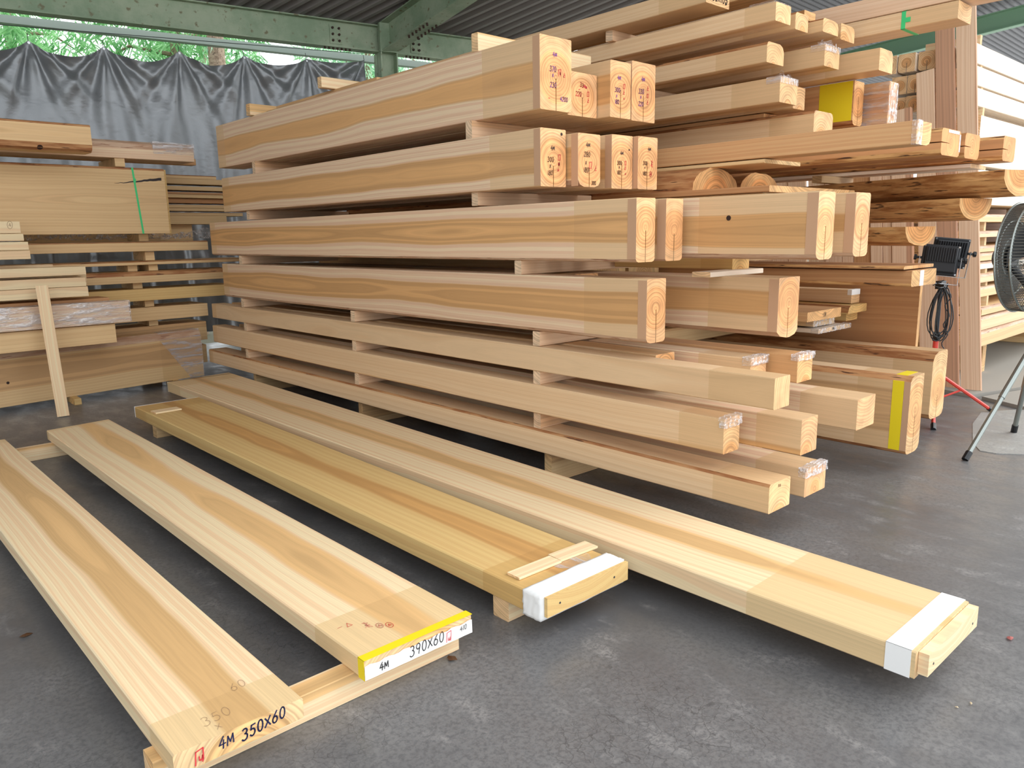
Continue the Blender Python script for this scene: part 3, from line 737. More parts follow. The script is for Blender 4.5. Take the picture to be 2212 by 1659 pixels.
post('pale post end reaching furthest right of the row of three', 5.21, 2.20, 2.38, .206, .134, wane={'tr': (.03,.05)}, pith=(.05, -.05, .03, .7))
post('post end with a crumpled clear film tuft on top, beside a lower post', 4.50, 2.48, 2.155, .213, .147, wane={'tr': (.02,.04)}, pith=(.1, -.02, .05, .45), film='top', seal=(.33,.1))
post('lower pale post end tucked right of the film-topped one', 4.80, 2.55, 2.155, .150, .135, pith=(.08, -.03, .05, .25))
post('big square post end with clipped top corners, just above the orange slab', 4.75, 2.38, 1.955, .252, .164, wane={'tl': (.02,.02), 'tr': (.03,.025)}, pith=(.1, .0, .08, .05), seal=(.3,.1))
timber('thin orange board end peeping out under the film-topped post', 4.80, 2.75, 2.121, .21, .028, 3.4, 'orange', (0,0), None, (), (.1, -.05, .1, .65), GU, 0, 'thin_board', 'board')
# bearers in the pile
GPB = 'bearers inside the post pile'
for lb, x, y, z, L, h in (('under the thick plank high on the pile, near end', 4.30, 3.62, 2.682, .37, .068), ('under the film-wrapped board end near the top', 4.70, 3.62, 2.683, .56, .0515), ('under the row of four posts near the top, near end', 4.38, 3.66, 2.5045, .88, .070), ('under the row of three posts, near end', 4.42, 3.5, 2.304, 1.0, .0755),
                       ('under the thick plank high on the pile, far end', 4.30, 5.6, 2.682, .37, .068), ('under the film-wrapped board, far end', 4.70, 5.6, 2.683, .56, .0515), ('under the row of four posts near the top, far end', 4.38, 5.6, 2.5045, .88, .070), ('under the row of three posts, far end', 4.42, 5.6, 2.304, 1.0, .0755)):
    batten('bearer ' + lb, x, y, z, L, .06, h, name='bearer', group=GPB, cat='bearer')
# timbers at the very top right
post('long strapped timber near the top right, green band round its end', 5.316, 1.80, 2.622, .226, .102, 4.4, 'tan', None, (.1, .25, .1, .33), seal=(.3,.1))
timber('pale pinkish timber lying on the strapped timber at the top edge', 5.34, 1.2, 2.735, .24, .12, 5.0, 'pink', (0,0), None, (), (.1,.4,.1,.4), GU, 0, 'post', 'post')
timber('dark reddish board poking out above the fourth post of the top row', 5.02, 2.62, 2.735, .15, .055, 3.6, 'brown', (.2,0), None, (), (.1,.3,.1,.2), GU, 0, 'thin_board', 'board')
t = timber('film-wrapped board end beside the dark reddish board near the top', 4.70, 2.66, 2.735, .19, .060, 3.6, 'tan', (.2,0), None, (), (.1,.3,.05,.9), GU, 0, 'thin_board', 'board')
crumple_box(t, -.006, -.003, .035, .196, .16, .066, FILM, 'film_wrap', .006)
timber('pale thin board across the top edge above the film-wrapped board end', 4.72, 2.2, 2.86, .2, .03, 4.0, 'tan', (0,0), None, (), None, GU, 0, 'thin_board', 'board')
# green strap round the strapped timber
sm = [o for o in COL.objects if o.get('label', '').startswith('long strapped timber')][0]
bm = bmesh.new(); y0, y1 = .30, .325; t_ = .002; w_, h = .226, .102
add_box(bm, -t_, y0, -t_, -.0002, y1, h+t_); add_box(bm, -t_, y0, -t_, w_+t_, y1, -.0002); add_box(bm, -t_, y0, h+.0002, w_+t_, y1, h+t_); add_box(bm, w_+.0002, y0, -t_, w_+t_, y1, h+t_)
add_box(bm, -t_*1.5, y0-.03, h*.35, -t_, y0+.006, h*.62)
link('green_strap', bm, [GREEN_STRAP], sm)
batten('bearer under the long strapped timber, hidden behind the posts', 5.30, 3.9, 2.514, .28, .06, .108, name='bearer', group=GPB, cat='bearer')

# slabs on edge under the rightmost post: yellow taped and film wrapped
ys1 = timber('thick slab on edge with a wide yellow tape round its end', 5.37, 2.42, 2.085, .148, .285, 3.6, 'orange', (.0,0), ('b', .074, .19), {'bl': (.03,.03), 'br': (.03,.03)}, (.07,.15,.1,.4), 'slabs on edge in the post pile', 0, 'slab', 'slab')
bm = bmesh.new(); add_box(bm, -.0016, .01, .03, -.0002, .24, .285); link('yellow_tape', bm, [YELLOW], ys1)
ys2 = timber('film-wrapped slab on edge right of the yellow taped one', 5.585, 2.28, 2.085, .13, .285, 3.6, 'orange', (.0,0), ('b', .07, .15), {'br': (.015,.02)}, (.07,.15,.1,.7), 'slabs on edge in the post pile', 0, 'slab', 'slab')
crumple_box(ys2, -.005, -.006, .002, .135, .5, .28, FILM, 'film_wrap', .004)
batten('block under the yellow taped slab, in shadow', 5.30, 2.9, 1.946, .46, .08, .139, name='bearer', group=GPB, cat='bearer', tone='dim')
batten('far block under the yellow taped slab, in shadow', 5.30, 5.2, 1.946, .46, .08, .139, name='bearer', group=GPB, cat='bearer', tone='dim')

# orange slab and three slit timbers on one level
GS = 'slabs and logs sticking out at the right'
s1 = timber('long orange slab with film on its end, sticking out left of three slit timbers', 4.13, 1.54, 1.800, .19, .112, 4.6, 'orange', (.0,0), None, {'br': (.05,.03)}, (.08,.35,.10,.55), GS, 0, 'slab', 'slab', BARK)
crumple_box(s1, -.004, -.005, .0, .06, .02, .114, FILM, 'film_wrap', .003)
for lb, x, y, w_, h, L in (('first slit timber end right of the orange slab, white paper strips on it', 4.82, 1.66, .30, .147, 4.4), ('second slit timber end, middle of the three', 5.17, 1.65, .256, .144, 4.4), ('third slit timber end, furthest right of the three', 5.60, 1.57, .244, .150, 4.4)):
    t = timber(lb, x, y, 1.797, w_, h, L, 'orange', (0,0), ('l', h*.47, w_*.42), {'bl': (.02,.03), 'tl': (.02,.02), 'br': (.03,.03), 'tr': (.02,.015)}, (w_*.5, h*.5, .3, random.random()), GS, 0, 'slit_timber', 'timber', BARK)
    if lb.startswith('first'):
        bm = bmesh.new(); add_box(bm, .10, -.002, h-.020, .27, -.0005, h-.004); add_box(bm, .282, -.002, .03, .297, -.0005, h-.02); link('paper_strip', bm, [WHITE], t)
# thin boards below that level
for lb, x, y, z, w_, h, L, tn in (('thin brown board under the orange slab and slit timbers, topmost', 4.13, 2.35, 1.772, .42, .022, 3.6, 'dim'), ('thin pale board edge reaching right below the slit timbers', 5.62, 1.75, 1.768, .26, .026, 4.0, 'pale')):
    timber(lb, x, y, z, w_, h, L, tn, (0,0), None, (), (.5,.5,.2), GS, 0, 'thin_board', 'board')
# two half logs lying flat side down
for lb, x, w_, h, s in (('larger half log, flat side down, first right of the marked beam ends', 3.945, .485, .136, .4), ('smaller half log, flat side down, second right of the marked beam ends', 4.46, .485, .128, .8)):
    random.seed(int(s*100)); beam('half_log', lb, 'log', (x, 2.70, 1.634), halfround(w_, h, True, 12, 0, .006), 3.9, 'orange', 0, (0,0), (w_*.5, -.06, .155, s), GS, WANE)
random.seed(11)
timber('wide thin board under the two half logs', 3.93, 2.2, 1.600, 1.05, .034, 4.6, 'brown', (0,0), None, (), (.5,.5,.2), GS, 0, 'thin_board', 'board')
timber('second thin board below the two half logs', 3.95, 2.25, 1.566, 1.0, .032, 4.6, 'dim', (0,0), None, (), (.5,.5,.2), GS, 0, 'thin_board', 'board')
timber('bark-edged log between the half logs and the marked beams, mostly in shadow', 4.98, 3.2, 1.634, .3, .12, 3.0, 'brown', (0,0), None, {'tl': (.06,.05)}, None, GS, 0, 'half_log', 'log', BARK)
# half logs flat side up, pointing out to the right
for lb, x, y, z, w_, h, L, s in (('half log, flat side up, highest of three pointing right', 5.20, 1.437, 1.567, .31, .150, 3.4, .3), ('bark-streaked half log, flat side up, middle of three pointing right', 5.20, 1.66, 1.436, .29, .130, 3.4, .6), ('half log, flat side up, lowest and shortest of three pointing right', 5.00, 1.884, 1.285, .265, .118, 3.2, .9)):
    random.seed(int(s*100)); beam('half_log', lb, 'log', (x, y, z), halfround(w_, h, False, 12, 0, .004), L, 'orange', R(-19), (0,0), (w_*.5, h+.02, .12, s), GS, BARK)
random.seed(12)
# slab with papers under them and its bark edged cover board
s2 = timber('broad slab with white paper on its end, under the three half logs', 4.93, 1.80, 1.045, .40, .097, 3.8, 'brown', (0,0), None, {'bl': (.01,.02)}, (.2,.35,.1,.25), GS, 0, 'slab', 'slab', BARK)
bm = bmesh.new(); add_box(bm, .13, -.002, .0, .19, -.0005, .094); link('paper_sheet', bm, [WHITE], s2)
timber('thin bark-edged board on the broad papered slab', 4.88, 1.83, 1.150, .48, .020, 3.7, 'brown', (0,0), None, {'tl': (.02,.012)}, None, GS, 0, 'thin_board', 'board', BARK)
GW = 'blocks holding the slabs and logs apart'
def prop(label, x, y, z0, z1, L=.5): batten(label, x, y, z0, L, .07, z1-z0, name='wood_block', group=GW, cat='block', tone='dim')
prop('block between papered slab cover and lowest half log, hidden in shadow', 5.2, 3.1, 1.172, 1.284, .5)
prop('block between lowest and middle half logs, hidden in shadow', 5.35, 3.1, 1.404, 1.434, .5)
prop('block between highest half log and the boards above it, hidden in shadow', 5.35, 2.6, 1.718, 1.766, .5)
prop('block under the papered slab, hidden in shadow', 4.95, 4.4, .94, 1.044, .5)
# small wrapped boards
GE = 'small boards piled on the floor slabs'
def eboard(lb, x, y, z, w_, h, L, tn, film=False, text=None, wn=()):
    t = timber(lb, x, y, z, w_, h, L, tn, (0,0), None, wn, (w_*.5, .3, .05), GE, 0, 'board', 'board')
    if film: crumple_box(t, -.003, -.004, -.002, w_+.003, .05, h+.002, FILM, 'film_wrap', .002, 6)
    if text: marks(t, [(text, w_*.42, h*.3, h*.5, INK, .002, 0)])
    return t
eboard('whitish film-wrapped board, lowest of the small boards, with black marks', 5.12, 2.45, .690, .50, .030, 2.4, 'pale', True, 'O@0851', {'tr': (.04,.02)})
eboard('reddish board end with black marks, left of the small boards', 4.93, 2.44, .786, .50, .065, 2.4, 'orange', False, '-O@')
eboard('grey film-wrapped board end under the reddish marked one', 5.14, 2.50, .732, .32, .040, 2.4, 'dim', True)
eboard('orange slant-sided board end at the right of the small boards', 5.57, 2.45, .790, .31, .058, 2.4, 'honey', False, None, {'tl': (.04,.05)})
eboard('orange block end with a slit under the slant-sided board', 5.70, 2.52, .722, .19, .064, 2.2, 'honey')
eboard('tan board end with white tape, topmost of the small boards', 5.72, 2.50, .853, .14, .10, 2.6, 'tan')
tp = [o for o in COL.objects if o.get('label', '').startswith('tan board end with white tape')][0]
bm = bmesh.new(); add_box(bm, -.002, -.002, .062, .142, .03, .102); link('white_tape', bm, [WHITE], tp)
batten('bearer carrying the small boards on the floor slabs, near end', 4.62, 3.4, .566, 1.28, .07, .122, name='bearer', group=GE, cat='bearer', tone='dim')
batten('bearer carrying the small boards on the floor slabs, far end', 4.62, 4.4, .566, 1.28, .07, .122, name='bearer', group=GE, cat='bearer', tone='dim')
# floor slabs on edge
f1 = timber('thick slab on edge on the floor with a yellow tape round its end', 4.570, 1.625, .100, .196, .462, 4.4, 'tan', (.30,.1), ('b', .10, .23), {'tl': (.05,.03), 'bl': (.03,.025), 'br': (.05,.04)}, (.1, .25, .16, .15), 'slabs standing on edge on the floor', 0, 'slab', 'slab')
bm = bmesh.new(); add_box(bm, -.0016, .036, .025, -.0002, .098, .432); add_box(bm, .05, .036, .4622, .196, .098, .4636)
vs = [bm.verts.new(p) for p in ((-.0014, .036, .432), (.05, .036, .4634), (.05, .098, .4634), (-.0014, .098, .432))]; bm.faces.new(vs)
link('yellow_tape', bm, [YELLOW], f1)
bm = bmesh.new(); add_box(bm, -.0014, .0, .025, -.0002, .035, .432); link('paper_band', bm, [PAPER_BAND], f1)
f2 = timber('thick slab on edge on the floor behind the yellow taped one, whorled end', 5.549, 1.843, .100, .265, .466, 4.4, 'tan', (.26,.1), ('b', .13, .16), {'tl': (.09,.06), 'tr': (.02,.03), 'bl': (.05,.04), 'br': (.06,.04)}, (.13, .2, .12, .7), 'slabs standing on edge on the floor', 0, 'slab', 'slab')
for lb, x, y, L in (('block under the yellow taped floor slab, near', 4.57, 2.6, .21), ('block under the yellow taped floor slab, far', 4.57, 5.2, .21), ('block under the whorled floor slab, near', 5.55, 2.6, .27), ('block under the whorled floor slab, far', 5.55, 5.2, .27)):
    batten(lb, x, y, 0, L, .09, .100, name='wood_block', group=GW, cat='block', tone='dim')
# tall brown panel standing behind the small boards
timber('big brown panel standing on edge behind the small boards', 5.93, 2.10, .0, .045, 1.02, 2.8, 'brown', (0,0), None, (), (.6, .5, .2, .4), None, 0, 'panel', 'panel')

# ------------------------------------------------------------------ boards leaning at the back right
GL = 'boards leaning on the bright stack'
def leaner(label, y0, w_, L, th=.03, tone='pink', lean=.165, slip=.150, x0=7.28, yaw=0.0):
    d = Vector((lean, slip, 1)).normalized(); a = Vector((0, -1, 0)); a = (a - d*a.dot(d)).normalized(); c = a.cross(d)
    m = Matrix((a, d, c)).transposed().to_4x4(); m.translation = Vector((x0, y0, .004))
    o = beam('leaning_board', label, 'board', (0,0,0), rect(w_, th, .002), L, tone, pith=(random.uniform(.5, .9), random.uniform(-.3, .3), random.choice((.1, .45, .6))), group=GL, mat=m)
    return o
BL = [(2.415, .155, 3.6, 'rightmost leaning board, tall and full length with a bright edge'), (2.584, .152, 3.6, 'second leaning board from the right, tall, under the green strap'),
      (2.747, .150, 2.83, 'third leaning board from the right, its cut top showing'), (2.968, .175, 2.50, 'short pale leaning board, fourth from the right')]
for y, w_, L, lb in BL: leaner(lb, y-.245, w_, L, .032 if w_ != .175 else .05)
names = ['fifth', 'sixth', 'seventh', 'eighth', 'ninth', 'tenth', 'eleventh', 'twelfth', 'thirteenth', 'fourteenth', 'fifteenth']
ysx = [(3.055,.078), (3.166,.105), (3.332,.155), (3.445,.105), (3.609,.155), (3.790,.17), (3.987,.185), (4.17,.17), (4.36,.18), (4.56,.19), (4.78,.21)]
for nm, (y, w_) in zip(names, ysx):
    leaner('leaning board seen between the half logs, %s from the right' % nm, y-.245, w_, random.uniform(2.25, 2.42), random.choice((.02, .03, .035)), random.choice(('pink', 'brown', 'pink', 'cedar')), .165 + random.uniform(-.01, .01))

# ------------------------------------------------------------------ the bright stack at the right edge
GD = 'timbers of the bright stack at the right edge'  # paler wood tone here stands in for stronger daylight on the stack
XD = 7.86
def dfront(z): return 2.20 + (z-.3)*.118
ordn = ['front', 'second back', 'third back', 'fourth back', 'fifth back']
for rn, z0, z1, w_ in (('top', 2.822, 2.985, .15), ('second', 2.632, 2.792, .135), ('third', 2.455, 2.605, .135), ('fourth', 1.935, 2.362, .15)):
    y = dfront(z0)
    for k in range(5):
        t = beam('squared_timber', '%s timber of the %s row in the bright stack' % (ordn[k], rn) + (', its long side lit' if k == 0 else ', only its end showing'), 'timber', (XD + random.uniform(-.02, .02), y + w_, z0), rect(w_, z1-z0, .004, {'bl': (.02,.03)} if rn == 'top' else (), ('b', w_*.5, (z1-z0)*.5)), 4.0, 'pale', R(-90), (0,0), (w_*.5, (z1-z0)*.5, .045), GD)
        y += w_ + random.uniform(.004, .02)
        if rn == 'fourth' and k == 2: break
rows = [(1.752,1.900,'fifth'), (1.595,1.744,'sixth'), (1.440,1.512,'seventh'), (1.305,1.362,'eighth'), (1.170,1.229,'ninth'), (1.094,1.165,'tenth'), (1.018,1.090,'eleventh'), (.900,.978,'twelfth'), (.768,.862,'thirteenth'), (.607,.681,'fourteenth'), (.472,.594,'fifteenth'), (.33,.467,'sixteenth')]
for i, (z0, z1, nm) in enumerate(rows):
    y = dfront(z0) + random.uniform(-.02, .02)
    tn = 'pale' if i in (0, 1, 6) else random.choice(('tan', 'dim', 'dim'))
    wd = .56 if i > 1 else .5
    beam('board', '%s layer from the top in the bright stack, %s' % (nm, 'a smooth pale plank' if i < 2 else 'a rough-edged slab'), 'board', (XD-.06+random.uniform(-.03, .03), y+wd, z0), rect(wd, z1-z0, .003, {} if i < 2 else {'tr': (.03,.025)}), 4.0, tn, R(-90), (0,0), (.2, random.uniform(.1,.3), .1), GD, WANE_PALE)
beam('board', 'added filler board on edge blocking sky gaps inside the bright stack', 'board', (XD+.35, 3.15, .335), rect(.06, 1.55, .003), 3.4, 'brown', R(-90), (0,0), (.5,.5,.2), GD)  # filler added to keep bright sky from showing between the layers
stk = [(2.362, 2.455, 'under the third row', 1), (2.605, 2.632, 'under the second row', 0), (2.792, 2.822, 'under the top row', 1), (2.985, 3.085, 'on top', 2), (1.512, 1.595, 'under the sixth layer', 3), (1.362, 1.440, 'under the seventh layer', 3), (1.229, 1.305, 'under the eighth layer', 3), (.978, 1.018, 'under the eleventh layer', 3), (.862, .900, 'under the twelfth layer', 3), (.681, .768, 'under the thirteenth layer', 3), (1.900, 1.935, 'under the fourth row', 0)]
for z0, z1, nm, kd in stk:
    for xx, wh in ((XD+.22, 'near the corner'), (XD+2.6, 'toward the far right')):
        y0 = dfront(z0) + (.015 if kd != 3 else .03)
        beam('sticker', 'sticker %s of the bright stack, %s' % (nm, wh), 'sticker', (xx, y0, z0), rect(.05, z1-z0, .002), .46, 'cypress', 0, (0,0), (.2,.2,.05), 'stickers in the bright stack')
for xx, wh in ((XD+.35, 'near the corner'), (XD+2.8, 'toward the far right')):
    beam('bearer', 'bearer under the whole bright stack, ' + wh, 'bearer', (xx, 2.3, .03), rect(.10, .30, .003), 1.0, 'dim', 0, (0,0), None, 'bearers under the bright stack')
# sheets on the floor under that stack
for lb, pts in (('pale grey flooring sheet on the floor in front of the bright stack', [(7.02,1.94),(6.82,1.59),(9.6,.55),(10.2,1.0)]), ('pale grey flooring sheet on the floor under the bright stack', [(7.05,2.02),(7.30,2.9),(11.5,2.9),(11.2,.68),(10.25,1.03)])):
    bm = bmesh.new(); a = [bm.verts.new((x, y, 0)) for x, y in pts]; b = [bm.verts.new((x, y, .028)) for x, y in pts]
    bm.faces.new(b); bm.faces.new(a[::-1])
    for i in range(len(a)): bm.faces.new((a[i], a[(i+1) % len(a)], b[(i+1) % len(a)], b[i]))
    bmesh.ops.recalc_face_normals(bm, faces=bm.faces)
    o = link('floor_sheet', bm, [SHEET]); tag(o, lb, 'sheet', 'sheets on the floor by the bright stack')

# ------------------------------------------------------------------ work light stand and fan
LS = empty('work_light_stand', (6.20, 2.055, 0)); tag(LS, 'work light with two black floodlights on a red and black tripod stand', 'work light')
bm = bmesh.new(); add_tube(bm, [(0,0,.06), (0,0,.60)], .019, 12); link('lower_pole', bm, [RED], LS)
bm = bmesh.new(); add_tube(bm, [(0,0,.60), (.0,0,.985)], .014, 12); link('upper_pole', bm, [BLACK_MATTE], LS)
bm = bmesh.new(); add_tube(bm, [(0,0,.565), (0,0,.63)], .025, 12); add_tube(bm, [(0,0,.60), (.05,-.03,.60)], .009, 8); link('clamp_collar', bm, [BLACK], LS)
for k, az in enumerate((-38, 82, 202)):
    d = Vector((math.cos(R(az)), math.sin(R(az)), 0))
    bm = bmesh.new(); add_tube(bm, [d*.02 + Vector((0,0,.33)), d*.50 + Vector((0,0,.012))], .014, 8); add_tube(bm, [Vector((0,0,.10)), d*.24 + Vector((0,0,.18))], .008, 6)
    lg = link('leg', bm, [RED], LS)
    bm = bmesh.new(); add_tube(bm, [d*.47 + Vector((0,0,.030)), d*.525 + Vector((0,0,.002))], .018, 8); link('rubber_foot', bm, [BLACK], lg)
bm = bmesh.new(); add_box(bm, -.05, -.02, .985, .05, .02, 1.01); add_box(bm, -.025, -.03, .95, .025, .03, .985); link('cross_bar', bm, [BLACK], LS)
def flood(c, rz, tilt, name='floodlight'):
    m = Matrix.Translation(Vector(c)) @ Matrix.Rotation(rz, 4, 'Z') @ Matrix.Rotation(R(6), 4, 'Y') @ Matrix.Rotation(tilt, 4, 'X') @ Matrix.Scale(1.15, 4)
    # local: back faces -y (fins), front faces +y
    bm = bmesh.new(); add_box(bm, -.105, .0, -.095, .105, .022, .095); add_box(bm, -.09, -.022, -.080, .09, .0, .080)
    bmesh.ops.bevel(bm, geom=bm.edges[:], offset=.004, segments=1, affect='EDGES')
    for k in range(12): add_box(bm, -.078+k*.014, -.034, -.015, -.072+k*.014, -.022, .075)
    add_box(bm, -.085, -.030, -.075, .085, -.022, -.025)
    h = link(name, bm, [BLACK_MATTE], LS, m)
    bm = bmesh.new(); add_box(bm, -.085, .022, -.075, .085, .025, .075); link('lamp_glass', bm, [GLASSY], h)
    bm = bmesh.new()
    for s in (-1, 1):
        add_box(bm, s*.118-.0015, -.010, -.150, s*.118+.0015, .010, .02)
    add_box(bm, -.1195, -.010, -.152, .1195, .010, -.149); link('yoke', bm, [CHROME], h)
    bm = bmesh.new()
    for s in (-1, 1): add_tube(bm, [(s*.105, 0, .005), (s*.135, 0, .005)], .008, 8); add_tube(bm, [(s*.135, 0, .005), (s*.150, 0, .005)], .018, 8)
    link('knob', bm, [BLACK], h)
    bm = bmesh.new()
    for sx_ in (-.097, .097):
        for sz_ in (-.087, .087): add_tube(bm, [(sx_, -.003, sz_), (sx_, .0, sz_)], .006, 8)
    link('screw', bm, [CHROME], h)
flood((-.060, .0, 1.165), R(-66), R(-12))
flood((.140, .002, 1.208), R(-58), R(6))
bm = bmesh.new(); random.seed(5)
e1 = Vector((.74, -.67, 0))
for k in range(6):
    pts = []; a0 = random.uniform(-.06, .06); wd = random.uniform(.04, .11); dp = random.uniform(.26, .40)
    for i in range(25):
        a_ = 2*PI*i/24
        pts.append(Vector((-.03, -.02, 0)) + e1*(a0*.4 + wd*math.sin(a_)*(1 - .35*math.cos(a_))) + Vector((random.uniform(-.003,.003), -.015*k*.3, .965 - dp/2 + dp/2*math.cos(a_))))
    add_tube(bm, pts, .0042, 6)
pts = [Vector((-.02,-.02,.93)) + e1*(.05+.02*math.sin(i*.9)) + Vector((0,0,-.02*i)) for i in range(28)]
add_tube(bm, pts, .004, 6)
pts = [Vector((-.10,-.05,1.02)), Vector((-.16,-.0,.985)), Vector((-.10,-.03,.965)), Vector((0,-.03,.965)), Vector((.05,-.03,.99)), Vector((.06,-.02,.93))]
add_tube(bm, pts, .0045, 6)
link('cable', bm, [BLACK], LS)

FN = empty('pedestal_fan', (5.76, 1.30, 0)); tag(FN, 'large caged fan on a grey steel tripod, cut off by the right edge', 'fan')
hub = Vector((0, 0, .86))
feet = [Vector((5.065-5.76, 1.454-1.30, .012)), Vector((6.00-5.88, 1.443-1.41, .012)) + Vector((.02, .03, 0)), Vector((.42, -.62, .012))]
feet[1] = Vector((.24, .143, .012))
tops = [Vector((-.035, .0, .72)), Vector((.01, .02, .70)), Vector((.03, -.02, .70))]
for k in range(3):
    f, tpt = feet[k], tops[k]
    bm = bmesh.new(); add_tube(bm, [tpt, tpt.lerp(f, .52)], .019, 12); add_tube(bm, [tpt.lerp(f, .5), f], .0155, 12)
    lg = link('leg', bm, [STEEL], FN)
    d = (f-tpt).normalized(); bm = bmesh.new(); add_tube(bm, [f-d*.05, f+d*.008], .020, 10); link('rubber_foot', bm, [BLACK], lg)
bm = bmesh.new(); add_box(bm, -.07, -.05, .68, .07, .05, .78); add_tube(bm, [(-.10, 0, .735), (-.06, 0, .735)], .022, 10)
bmesh.ops.bevel(bm, geom=[e for e in bm.edges if e.calc_length() > .05], offset=.008, segments=2, affect='EDGES'); link('tripod_head', bm, [BLACK], FN)
bm = bmesh.new(); add_tube(bm, [(0,0,.70), (0,0,.90)], .02, 12); add_tube(bm, [(-.01,-.03,.86), (-.03,-.04,.93), (-.02,-.03,.98), (.02,-.02,.98)], .008, 8); link('neck', bm, [DARKGREY], FN)
# cage: axis direction horizontally tilted; seen from its back side
ax = Vector((-.12, -1.0, .04)).normalized(); fc = Vector((-.13, .05, 1.205)); RA = .335
e1 = ax.cross(Vector((0,0,1))).normalized(); e2 = e1.cross(ax)
def ringpts(r, off, n=56): return [fc + ax*off + (e1*math.cos(2*PI*i/n) + e2*math.sin(2*PI*i/n))*r for i in range(n+1)]
bm = bmesh.new()
for r, off, rad in ((RA, -.085, .006), (RA*1.0, 0, .007), (RA*.97, .085, .006), (.12, -.13, .004), (.23, -.115, .004), (.10, .13, .006)): add_tube(bm, ringpts(r, off), rad, 6, 0, False)
link('cage_ring', bm, [STEEL], FN)
bm = bmesh.new(); NW = 110
for i in range(NW):
    a_ = 2*PI*i/NW; u = e1*math.cos(a_) + e2*math.sin(a_)
    add_tube(bm, [fc + ax*-.14 + u*.06, fc + ax*-.115 + u*.24, fc + ax*-.088 + u*RA*.985, fc + u*RA, fc + ax*.085 + u*RA*.97, fc + ax*.125 + u*.10], .0030, 4, 0, False)
wires = link('wire', bm, [WIRE], FN); wires['kind'] = 'stuff'; wires['label'] = 'dense grey cage wires'
bm = bmesh.new(); add_tube(bm, [fc - ax*.22, fc - ax*.20, fc - ax*.12, fc - ax*.11], [.05, .075, .08, .06], 16); link('motor', bm, [BLACK], FN)
bm = bmesh.new(); add_tube(bm, [fc - ax*.16, Vector((0, 0, .90))], .022, 10); link('bracket', bm, [DARKGREY], FN)
for k in range(3):
    bm = bmesh.new(); a0 = R(20+120*k); n1 = 8; grid = []
    for i in range(n1+1):
        rr = .05 + .26*i/n1; row = []
        for j in range(6):
            aa = a0 + R(62)*(j/5-.5)*(.6+.4*i/n1); u = e1*math.cos(aa) + e2*math.sin(aa)
            row.append(bm.verts.new(fc + u*rr + ax*(.045*(j/5-.5)*1.6)))
        grid.append(row)
    for i in range(n1):
        for j in range(5): bm.faces.new((grid[i][j], grid[i+1][j], grid[i+1][j+1], grid[i][j+1]))
    bmesh.ops.solidify(bm, geom=bm.faces[:], thickness=.003)
    link('blade', bm, [DARKGREY], FN, None, True)

# ------------------------------------------------------------------ left-hand stacks in front of the dark sheet
GG = 'boards of the stack on the left'
def gboard(label, xr, y, z0, z1, w_, L, tone, yaw=3.0, wn=(), seal=(0,0), name='board', cat='board', pith=None, wmat=None, group=GG):
    """Runs to the left from its right end at (xr, y front face)."""
    h = z1-z0
    return beam(name, label, cat, (xr, y, z0), rect(w_, h, .003, wn), L, tone, R(90+yaw), seal, pith or (random.uniform(-.2,.1), random.uniform(.2,.5), .1), group, wmat)
# slab lying on edge on the floor, wrapped end
w2 = gboard('big slab on edge on the floor at the left, clear film round its end', 2.880, 7.735, .055, .525, .16, 3.4, 'dim', 8.6, {'tl': (.04,.07)}, (.42,0), 'slab', 'slab', (-.10,.26,.16,.3), WANE_PALE)
bm = bmesh.new(); P_ = [(-.005, 0, 0), (-.005, .34, .47), (-.005, .0, .40), ]
vs = [bm.verts.new(p) for p in ((-.004,-.004,-.002), (-.004,.14,-.002), (-.004,.42,.40), (.036,.42,.474), (.16,.42,.476), (.16,-.004,.476), (.036,-.004,.474), (-.004,-.004,.40))]
bm.faces.new(vs[:3]+[vs[7]]); bm.faces.new((vs[7], vs[2], vs[3], vs[6])); bm.faces.new((vs[6], vs[3], vs[4], vs[5]))
bmesh.ops.triangulate(bm, faces=bm.faces[:]); bmesh.ops.subdivide_edges(bm, edges=bm.edges[:], cuts=3)
link('film_wrap', bm, [FILM], w2)
bm = bmesh.new(); add_tube(bm, [(-.001, 1.735, .20), (.002, 1.735, .20)], .012, 10); link('knot', bm, [KNOT], w2)
batten('small block on the floor under the big film-ended slab', 1.62, 7.40, 0, .055, .25, .055, name='wood_block', group=None, cat='block', tone='honey')
batten('second block on the floor under the big film-ended slab, out of sight', 2.55, 7.62, 0, .055, .25, .055, name='wood_block', group=None, cat='block', tone='honey')
w1 = gboard('film-wrapped board leaning bundle behind the upright post at the left', 2.10, 7.24, .700, .885, .10, 2.4, 'cedar', 1.5, (), (0,0), 'board', 'board', (-.1,.3,.1,.3))
crumple_box(w1, -.006, -.006, .006, .104, 1.1, .190, FILM, 'film_wrap', .006, 10)
gboard('board behind and above the film-wrapped board, plastic scrap on its end', 1.98, 7.36, .885, .915, .3, 2.2, 'brown', 2)
gboard('brown board under the film-wrapped board, over the big floor slab', 1.98, 7.275, .527, .693, .42, 2.4, 'dim', 1.5)
# upright post leaning in front
d = Vector((-.012, .10, 1)).normalized(); a = Vector((1, -.20, 0)); a = (a - d*a.dot(d)).normalized(); c = d.cross(a)
m = Matrix((a, d, a.cross(d))).transposed().to_4x4(); m.translation = Vector((1.395, 7.005, .002))
beam('upright_board', 'narrow upright board leaning on the film-wrapped board at the left', 'board', (0,0,0), rect(.088, .03, .002), 1.06, 'cypress', pith=(.3,.3,.1), mat=m)
